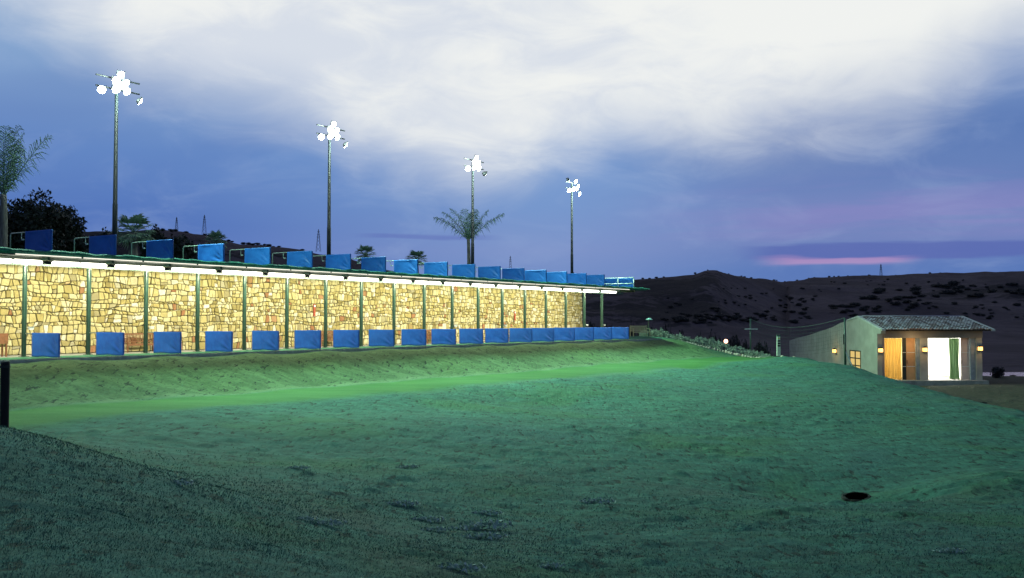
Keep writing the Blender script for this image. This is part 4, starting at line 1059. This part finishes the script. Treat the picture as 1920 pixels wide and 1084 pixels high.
# tiled roof
m = bpy.data.materials.new('barrel_tiles'); m.use_nodes = True; t = NT(m.node_tree)
oc = t.n('ShaderNodeTexCoord').outputs['Object']; rp = t.n('ShaderNodeNewGeometry').outputs['Random Per Island']
c = t.ramp(rp, [(0, (.06, .045, .055, 1)), (.35, (.16, .12, .14, 1)), (.5, (.20, .19, .23, 1)), (1, (.34, .34, .42, 1))])
c = t.mix(t.m('MULTIPLY', t.ss(t.noise(oc, 5, 4, .7), .5, .7), .5), c, (.1, .07, .07, 1))
p = t.n('ShaderNodeBsdfPrincipled', {'Base Color': c, 'Roughness': .8}); t.n('ShaderNodeOutputMaterial', {0: p.outputs[0]})
rf = MB(); rx0, rx1 = HX0+.12, 40.0
def slope(yA, zA, yB, zB):
    n_r = 12; n_c = 34; dx = (rx1-rx0)/n_c
    for i in range(n_r):
        f0 = i/n_r; f1 = (i+1.15)/n_r
        ya, za, yb, zb = yA+(yB-yA)*f0, zA+(zB-zA)*f0, yA+(yB-yA)*f1, zA+(zB-zA)*f1
        for j in range(n_c):
            jx = rx0+dx*(j+.5)+random.uniform(-.012, .012); lift = random.uniform(0, .02); q0 = len(rf.v)
            for (y, z, rr_) in ((ya, za+.05+lift, dx*.46), (yb, zb+.02, dx*.36)):
                for k in range(5):
                    a = math.pi*k/4; rf.v.append((jx+rr_*math.cos(a), y, z+rr_*.75*math.sin(a)))
            for k in range(4): rf.f.append((q0+k, q0+k+1, q0+5+k+1, q0+5+k))
            rf.f.append((q0, q0+1, q0+2, q0+3, q0+4))
slope(HY-.45, EAVE-.05, 90.5, RIDGE+.02); slope(96.4, EAVE-.05, 90.5, RIDGE+.02)
rfo = rf.build('roof', m, hs, True)
dk = MB(); dk.prism([(HY-.4, EAVE-.12), (90.5, RIDGE-.06), (96.3, EAVE-.12), (96.3, EAVE-.06), (90.5, RIDGE+.01), (HY-.4, EAVE-.06)], 'x', HX0+.302, 39.97); dk.build('roof_deck', M['bark'], hs, fix=True)
vm_ = mat('pale_verge', (.42, .43, .42), .8)
for x in (HX0-.06, 39.98):
    mv = MB(); mv.prism([(HY-.48, EAVE-.12), (90.5, RIDGE-.02), (93.5, Z(602, 93.5)+.01), (93.5, Z(602, 93.5)+.1), (90.5, RIDGE+.13), (HY-.48, EAVE+.03)], 'x', x, x+.3)
    mv.build('verge', vm_, hs, fix=True)
MB().tube([(rx0+.2, 90.5, RIDGE+.06), (rx1, 90.5, RIDGE+.06)], .11, 8).build('ridge_cap', m, hs, True)
# curtains
def curtain(px0, px1, yb, colr, seed, name='curtain', spread=0):
    rn = random.Random(seed); b = MB(); n = 90; x0, x1 = XP(px0), XP(px1); zt, zb2 = top_o-.03, HB+.09; m_ = 22
    for i in range(n+1):
        for j in range(m_+1):
            a = i/n; c_ = j/m_; w_ = 1+spread*(1-c_)
            x = x0+(x1-x0)*a*w_; f = math.sin(a*45+2*math.sin(a*7))*.05+.03*math.sin(a*90+3*c_)*(1-c_)
            b.v.append((x+.04*math.sin(c_*5+a*9), yb+f*(1.2-.4*c_), zb2+(zt-zb2)*c_+.03*math.sin(a*20)*(j == 0)))
    for i in range(n):
        for j in range(m_): q = i*(m_+1)+j; b.f.append((q, q+1, q+m_+2, q+m_+1))
    return b.build(name, colr, hs, True)
cm = leafmat('gold_curtain', (.62, .44, .14), (.75, .58, .24), .85, .1, .5, 2); cg = leafmat('green_curtain', (.14, .26, .12), (.22, .36, .18), .85, .1, .12, 2)
curtain(1656, 1693, HY+.45, cm, 1)['label'] = 'gold pleated curtain in the left opening'
curtain(1785, 1803.6, HY+.65, cg, 2)['label'] = 'green pleated curtain in the right opening'
dm = mat('orange_door', (.55, .3, .14), .6, 0, .15, 2); dp = mat('pink_door', (.6, .46, .4), .6, 0, .12, 2); fr_ = mat('blue_grey_frame', (.2, .25, .3), .5)
def door(px0, px1, mm, lab):
    x0, x1 = XP(px0), XP(px1); o = MB().box(x0, x1, HY+.3, HY+.36, HB+.07, top_o-.005).build('door', mm, hs); o['label'] = lab
    for z in (.33, .66):
        zz = HB+(top_o-HB)*z; MB().box(x0+.03, x1-.03, HY+.285, HY+.2995, zz-.02, zz+.02).build('rail', M['white'], o)
    MB().box(x0+.02, x0+.06, HY+.27, HY+.2995, HB+1.4, HB+1.7).build('handle', M['dark'], o)
door(1693.2, 1700.6, mat('gap_shade', (.03, .035, .03), .6), 'added dark sheet for the shaded gap between the gold curtain and orange leaf'); door(1701, 1717.5, dm, 'orange lit folding door leaf'); door(1803.5, 1819, dp, 'pale pink folding door leaf')  # first leaf is a dark sheet added for the shaded gap
fb_ = MB(); 
for a, b in ((1718, 1724), (1819.5, 1828.8)): fb_.box(XP(a), XP(b), HY+.1, HY+.42, HB+.07, top_o-.005)
fb_.build('door_frame', fr_, hs)
# window with panes
wf = MB(); fx0 = HX0-.03
ym = (wy0+wy1)/2
for (a, b, c_, d) in ((wy0, wy0+.12, wz0, wz1), (wy1-.12, wy1, wz0, wz1), (ym-.09, ym+.09, wz0, wz1)): wf.box(fx0, fx0+.1, a, b, c_, d)
for f_ in (0, .333, .666, 1):
    z = wz0+(wz1-wz0-.1)*f_; wf.box(fx0+.006, fx0+.094, wy0+.121, ym-.091, z, z+.1); wf.box(fx0+.006, fx0+.094, ym+.091, wy1-.121, z, z+.1)
wo = wf.build('window', M['bark'], hs)
MB().box(fx0+.05, fx0+.07, wy0+.05, wy1-.05, wz0+.05, wz1-.05).build('pane', emit('lit_pane', (1.0, .72, .25), .75), wo)
# lanterns, things of their own on the walls
lan = thing('wall_lantern', '', 'lantern', (0, 0, 0), 0, 'lit lanterns on the building')
MB().box(-.14, .14, -.31, -.03, 0, .30, None, .0).build('glass', emit('lantern_glow', (1.0, .50, .13), 4), lan)
b_ = MB(); b_.box(-.18, .18, -.36, .0, .302, .34); b_.box(-.12, .12, -.3, -.05, .342, .43, None, .05); b_.box(-.16, .16, -.34, -.01, -.04, -.003)
for x in (-.15, .15):
    for y in (-.32, -.03): b_.box(x-.012, x+.012, y-.012, y+.012, -.003, .302)
b_.build('cage', M['dark'], lan)
def pl_light(loc, e, col, r_=.12):
    l = bpy.data.lights.new('house_lamp_or_fill', 'POINT'); l.energy = e; l.color = col; l.shadow_soft_size = r_; o = bpy.data.objects.new('house_lamp_or_fill', l); C.objects.link(o); o.location = loc
LP = [(XP(1731.5), HY-.01, Z(659, HY), 0, 'lit wall lantern on the pier between the two open rooms'), (XP(1835), HY-.01, Z(657, HY), 0, 'lit wall lantern on the right corner pier of the building'), (XP(1648), HY-.13, Z(660, HY), 0, 'lit wall lantern on the pier left of the gold curtain'), (HX0-.01, HX0*FPX/(1567-960), Z(661, 96.7), -90, 'lit wall lantern on the wing wall left of the dark pole')]
for i, (x, y, z, rz, lab) in enumerate(LP):
    if i == 0: lan.location = (x, y, z); lan['label'] = lab
    else: dup(lan, (x, y, z), R(rz), lab)
    off = (0, -.55) if rz == 0 else (-.55, 0); pl_light((x+off[0], y+off[1], z+.15), 22, (1, .6, .2))
pl_light((XP(1680), HY+3.4, HB+2.9), 420, (1, .72, .32), .3)
pl_light((XP(1765), HY+3.0, HB+2.6), 1000, (1, .96, .9), .3)
pl_light((XP(1709), HY-.9, top_o-.3), 45, (1, .68, .32), .1); pl_light((XP(1712), HY+1.0, HB+2.9), 60, (1, .7, .35), .15)  # added fill lights to brighten the orange leaf, no fittings here
bulb = thing('ceiling_bulb', 'very bright bare bulb hanging in the left room corner beside the gold curtain', 'lamp', (XP(1653.5), HY+.25, Z(645, HY)))
MB().ball((0, 0, 0), .13, 10, 8).build('bulb', emit('bulb_glow', (1, .8, .5), 40), bulb, True)
MB().tube([(0, 0, .1), (0, 0, top_o-Z(645, HY))], .02, 5).build('cord', M['dark'], bulb)

# ------------------------------------------------------------------ pylons on the skyline
def pylon(label, px, ytop, ybase, Y):
    p = at(px, ybase+6, Y); top = at(px, ytop, Y); h_ = top.z-p.z; w_ = h_*.09
    r = thing('lattice_pylon', label, 'pylon', tuple(p), 0, 'power line pylons on the skyline'); b = MB(); th = Y*.00016
    zs = [0, .2, .38, .54, .68, .8, .9, 1.0]; wf_ = lambda f: w_*(1-f)**.9+.006*h_
    for k in range(7):
        a, c_ = zs[k], zs[k+1]; wa, wc = wf_(a), wf_(c_)
        for sx, sy in ((-1, -1), (1, -1), (1, 1), (-1, 1)):
            b.tube([(sx*wa, sy*wa, a*h_), (sx*wc, sy*wc, c_*h_)], th, 3, False)
        b.tube([(-wa, -wa, a*h_), (wc, -wc, c_*h_)], th*.7, 3, False); b.tube([(wa, -wa, a*h_), (-wc, -wc, c_*h_)], th*.7, 3, False)
    b.build('tower', M['mast'], r)
    for f in (.66, .78, .9): MB().tube([(-w_*(1.6-f), 0, f*h_), (w_*(1.6-f), 0, f*h_)], th*1.1, 3).build('arm', M['mast'], r)
for a in (('small pylon above the hill, left one of the close pair', 331, 407, 430, 420), ('taller pylon above the hill, right one of the close pair', 383, 403, 436, 420), ('pylon on the skyline just left of the second floodlight mast', 597, 430, 466, 420), ('tiny pylon rising behind the thirteenth deck divider', 957, 480, 503, 900), ('lone pylon on the right skyline above the building', 1652, 495, 518, 1000)): pylon(*a)

# ------------------------------------------------------------------ grass blades, weeds, hollow
def blades(n, r0, r1, hgt, wid, seed, spread=36, lean=.8, power=1.0, clump=0):
    rn = np.random.default_rng(seed)
    if clump:
        m_ = n//clump; ra = r0+(r1-r0)*rn.random(m_)**power; aa = np.radians(rn.uniform(-spread, spread, m_))
        cx, cy = np.repeat(ra*np.sin(aa), clump), np.repeat(ra*np.cos(aa), clump); n = m_*clump
        sp_ = np.repeat(rn.uniform(.05, .16, m_)*np.clip(ra/14, .7, 2), clump)
        x = cx+rn.normal(size=n)*sp_*1.5; y = cy+rn.normal(size=n)*sp_
    else:
        ra = r0+(r1-r0)*rn.random(n)**power; aa = np.radians(rn.uniform(-spread, spread, n)); x, y = ra*np.sin(aa), ra*np.cos(aa)
    s_ = (x-P0.x)*UY-(y-P0.y)*UX; ok = (s_ > 13); x, y = x[ok], y[ok]; n = len(x); r = np.hypot(x, y)
    # bare and thick patches
    pt = fb(x, y, 71, 3, 1/1.7); keep = rn.random(n) < np.clip(.62+pt*.5, .12, 1)*(1-ssn(r+pt*4, r1*.5, r1*.98)); x, y, r = x[keep], y[keep], r[keep]; n = len(x)
    z = hz(x, y); sc = np.clip(r/10, .75, 3.2); h_ = hgt*rn.uniform(.45, 1.25, n)*sc**.5; w_ = wid*sc*rn.uniform(.7, 1.3, n)
    a = rn.uniform(0, 2*np.pi, n); dx, dy = np.cos(a), np.sin(a)
    la_ = rn.normal(size=(n, 2))*lean*1.1+np.array([.5, -.3])
    b0_ = np.stack([x-dx*w_, y-dy*w_, z-.01], -1); b1_ = np.stack([x+dx*w_, y+dy*w_, z-.01], -1)
    mx = np.stack([x+la_[:, 0]*h_*.45, y+la_[:, 1]*h_*.45, z+h_*.62], -1); off = np.stack([dx*w_*.7, dy*w_*.7, 0*x], -1)
    tp = np.stack([x+la_[:, 0]*h_*1.15, y+la_[:, 1]*h_*1.15, z+h_], -1)
    V = np.stack([b0_, b1_, mx+off, mx-off, tp, tp+off*.15], 1).reshape(-1, 3); k = np.arange(n)[:, None]*6
    Fq = np.concatenate([k+np.array([0, 1, 2, 3]), k+np.array([3, 2, 5, 4])]); return V, Fq
m = bpy.data.materials.new('grass_blades'); m.use_nodes = True; t = NT(m.node_tree)
oc = t.n('ShaderNodeTexCoord').outputs['Object']; rp = t.n('ShaderNodeNewGeometry').outputs['Random Per Island']
mid = t.noise(t.mapv(oc, (1, 1.6, 1), (0, 0, R(25))), 1.1, 5, .65, .5); big = t.noise(oc, .16, 5, .6, .4)
c = t.mix(rp, (.040, .125, .094, 1), (.085, .22, .165, 1)); c = t.mix(t.m('MULTIPLY', t.ss(mid, .6, .3), .45), c, (.02, .045, .03, 1)); c = t.mix(t.m('MULTIPLY', t.ss(big, .48, .68), .4), c, (.035, .115, .035, 1))
c = t.mix(t.ss(rp, .93, .98), c, (.08, .11, .075, 1))
p = t.n('ShaderNodeBsdfPrincipled', {'Base Color': c, 'Roughness': .8, 'Specular IOR Level': .2}); t.n('ShaderNodeOutputMaterial', {0: p.outputs[0]})
parts = [blades(260000, 4.5, 15, .024, .0024, 1, power=.8), blades(150000, 10, 30, .024, .003, 2, 33, power=1.0), blades(24000, 5, 24, .035, .003, 3, 33, clump=30, power=.9)]
V = np.concatenate([p_[0] for p_ in parts]); off = 0; Fl = []
for p_ in parts: Fl.append(p_[1]+off); off += len(p_[0])
g = npmesh('grass', V, np.concatenate(Fl), m, smooth=False); tag(g, 'short uneven rough grass blades covering the near slopes', 'grass', kind='stuff')

# low weeds in the dip, each a plant of its own
ws = thing('weed_clump', '', 'weed', (0, 0, 0), 0, 'low grey weeds in the dip')
c_ = crown_mesh('leaves', [(0, 0, .05, .3, .16, .06), (.2, .05, .05, .2, .12, .05), (-.2, -.04, .04, .18, .12, .05)], 170, .035, 5, M['herb']); c_.parent = ws
W_ = [(610, 985, 1.0, 'grey weed clump in the dip, leftmost of the larger ones'), (570, 976, .7, 'small grey weed clump left of the leftmost larger one'), (800, 978, .9, 'pale weed clump in the middle of the dip'), (812, 997, .8, 'weed clump just below the pale middle one'), (905, 993, 1.5, 'broad flat dark weed mat, the widest in the dip'), (908, 1011, 1.1, 'bluish flowering weed clump beneath the broad weed mat'), (752, 948, .9, 'weed clump above and left of the middle one'), (912, 965, .8, 'weed clump above the broad weed mat'), (860, 1070, 1.3, 'ragged weed clump at the bottom edge of the picture'), (1030, 1064, .8, 'weed clump at the lower centre right of the ragged one'), (1118, 944, .9, 'flat green weed clump right of the dip'), (1780, 1036, .8, 'pale weed clump at the lower right'), (560, 880, .6, 'tiny weed clump on the lit upper part of the dip, leftmost'), (765, 878, .6, 'tiny pale weed clump on the middle slope'), (1240, 712, .16, 'small weed clump on the bright slope below the bench'), (335, 908, .8, 'weed clump on the crest of the left mound'), (1690, 748, .2, 'pale weed clump on the ridge below the lit room')]
def groundY(px, py):
    Ys = np.geomspace(5, 110, 900); d = at(px, py, 1.0)-Vector((0, 0, CAMZ)); zs = hz(d.x*Ys, Ys); ray = CAMZ+d.z*Ys; i = np.argmax(zs >= ray); return Ys[i], d.x*Ys[i], zs[i]
for i, (px, py, sc, lab) in enumerate(W_):
    Y, x, z = groundY(px, py); s_ = sc*max(.6, Y/18)
    if i == 0: ws.location = (x, Y, z-.01); ws.scale = (s_,)*3; ws['label'] = lab
    else: dup(ws, (x, Y, z-.01), random.uniform(-.4, .4), lab, s_)
# drain in the hollow
Y, x, z = groundY(1606, 936); e_ = .3
nv = Vector((gz(x-e_, Y)-gz(x+e_, Y), gz(x, Y-e_)-gz(x, Y+e_), 2*e_)).normalized(); nv = (nv+Vector((0, -.2, 0))).normalized()
dr = thing('drain_hole', 'dark drain opening at the bottom of the grassy hollow', 'drain', (x, Y, z+.05))
dr.rotation_euler = nv.to_track_quat('Z', 'Y').to_euler()
b_ = MB(); n_ = 18
for (rr_, zz) in ((.40, -.02), (.35, .02), (.29, .018), (.26, -.2)):
    for j in range(n_): a = 2*math.pi*j/n_; b_.v.append((rr_*math.cos(a), rr_*.8*math.sin(a), zz+.012*math.sin(j*2.3)))
for q in range(3):
    for j in range(n_): b_.f.append((q*n_+j, q*n_+(j+1) % n_, (q+1)*n_+(j+1) % n_, (q+1)*n_+j))
b_.build('rim', mat('drain_rim', (.006, .008, .006), .95, 0, .4, 8), dr)
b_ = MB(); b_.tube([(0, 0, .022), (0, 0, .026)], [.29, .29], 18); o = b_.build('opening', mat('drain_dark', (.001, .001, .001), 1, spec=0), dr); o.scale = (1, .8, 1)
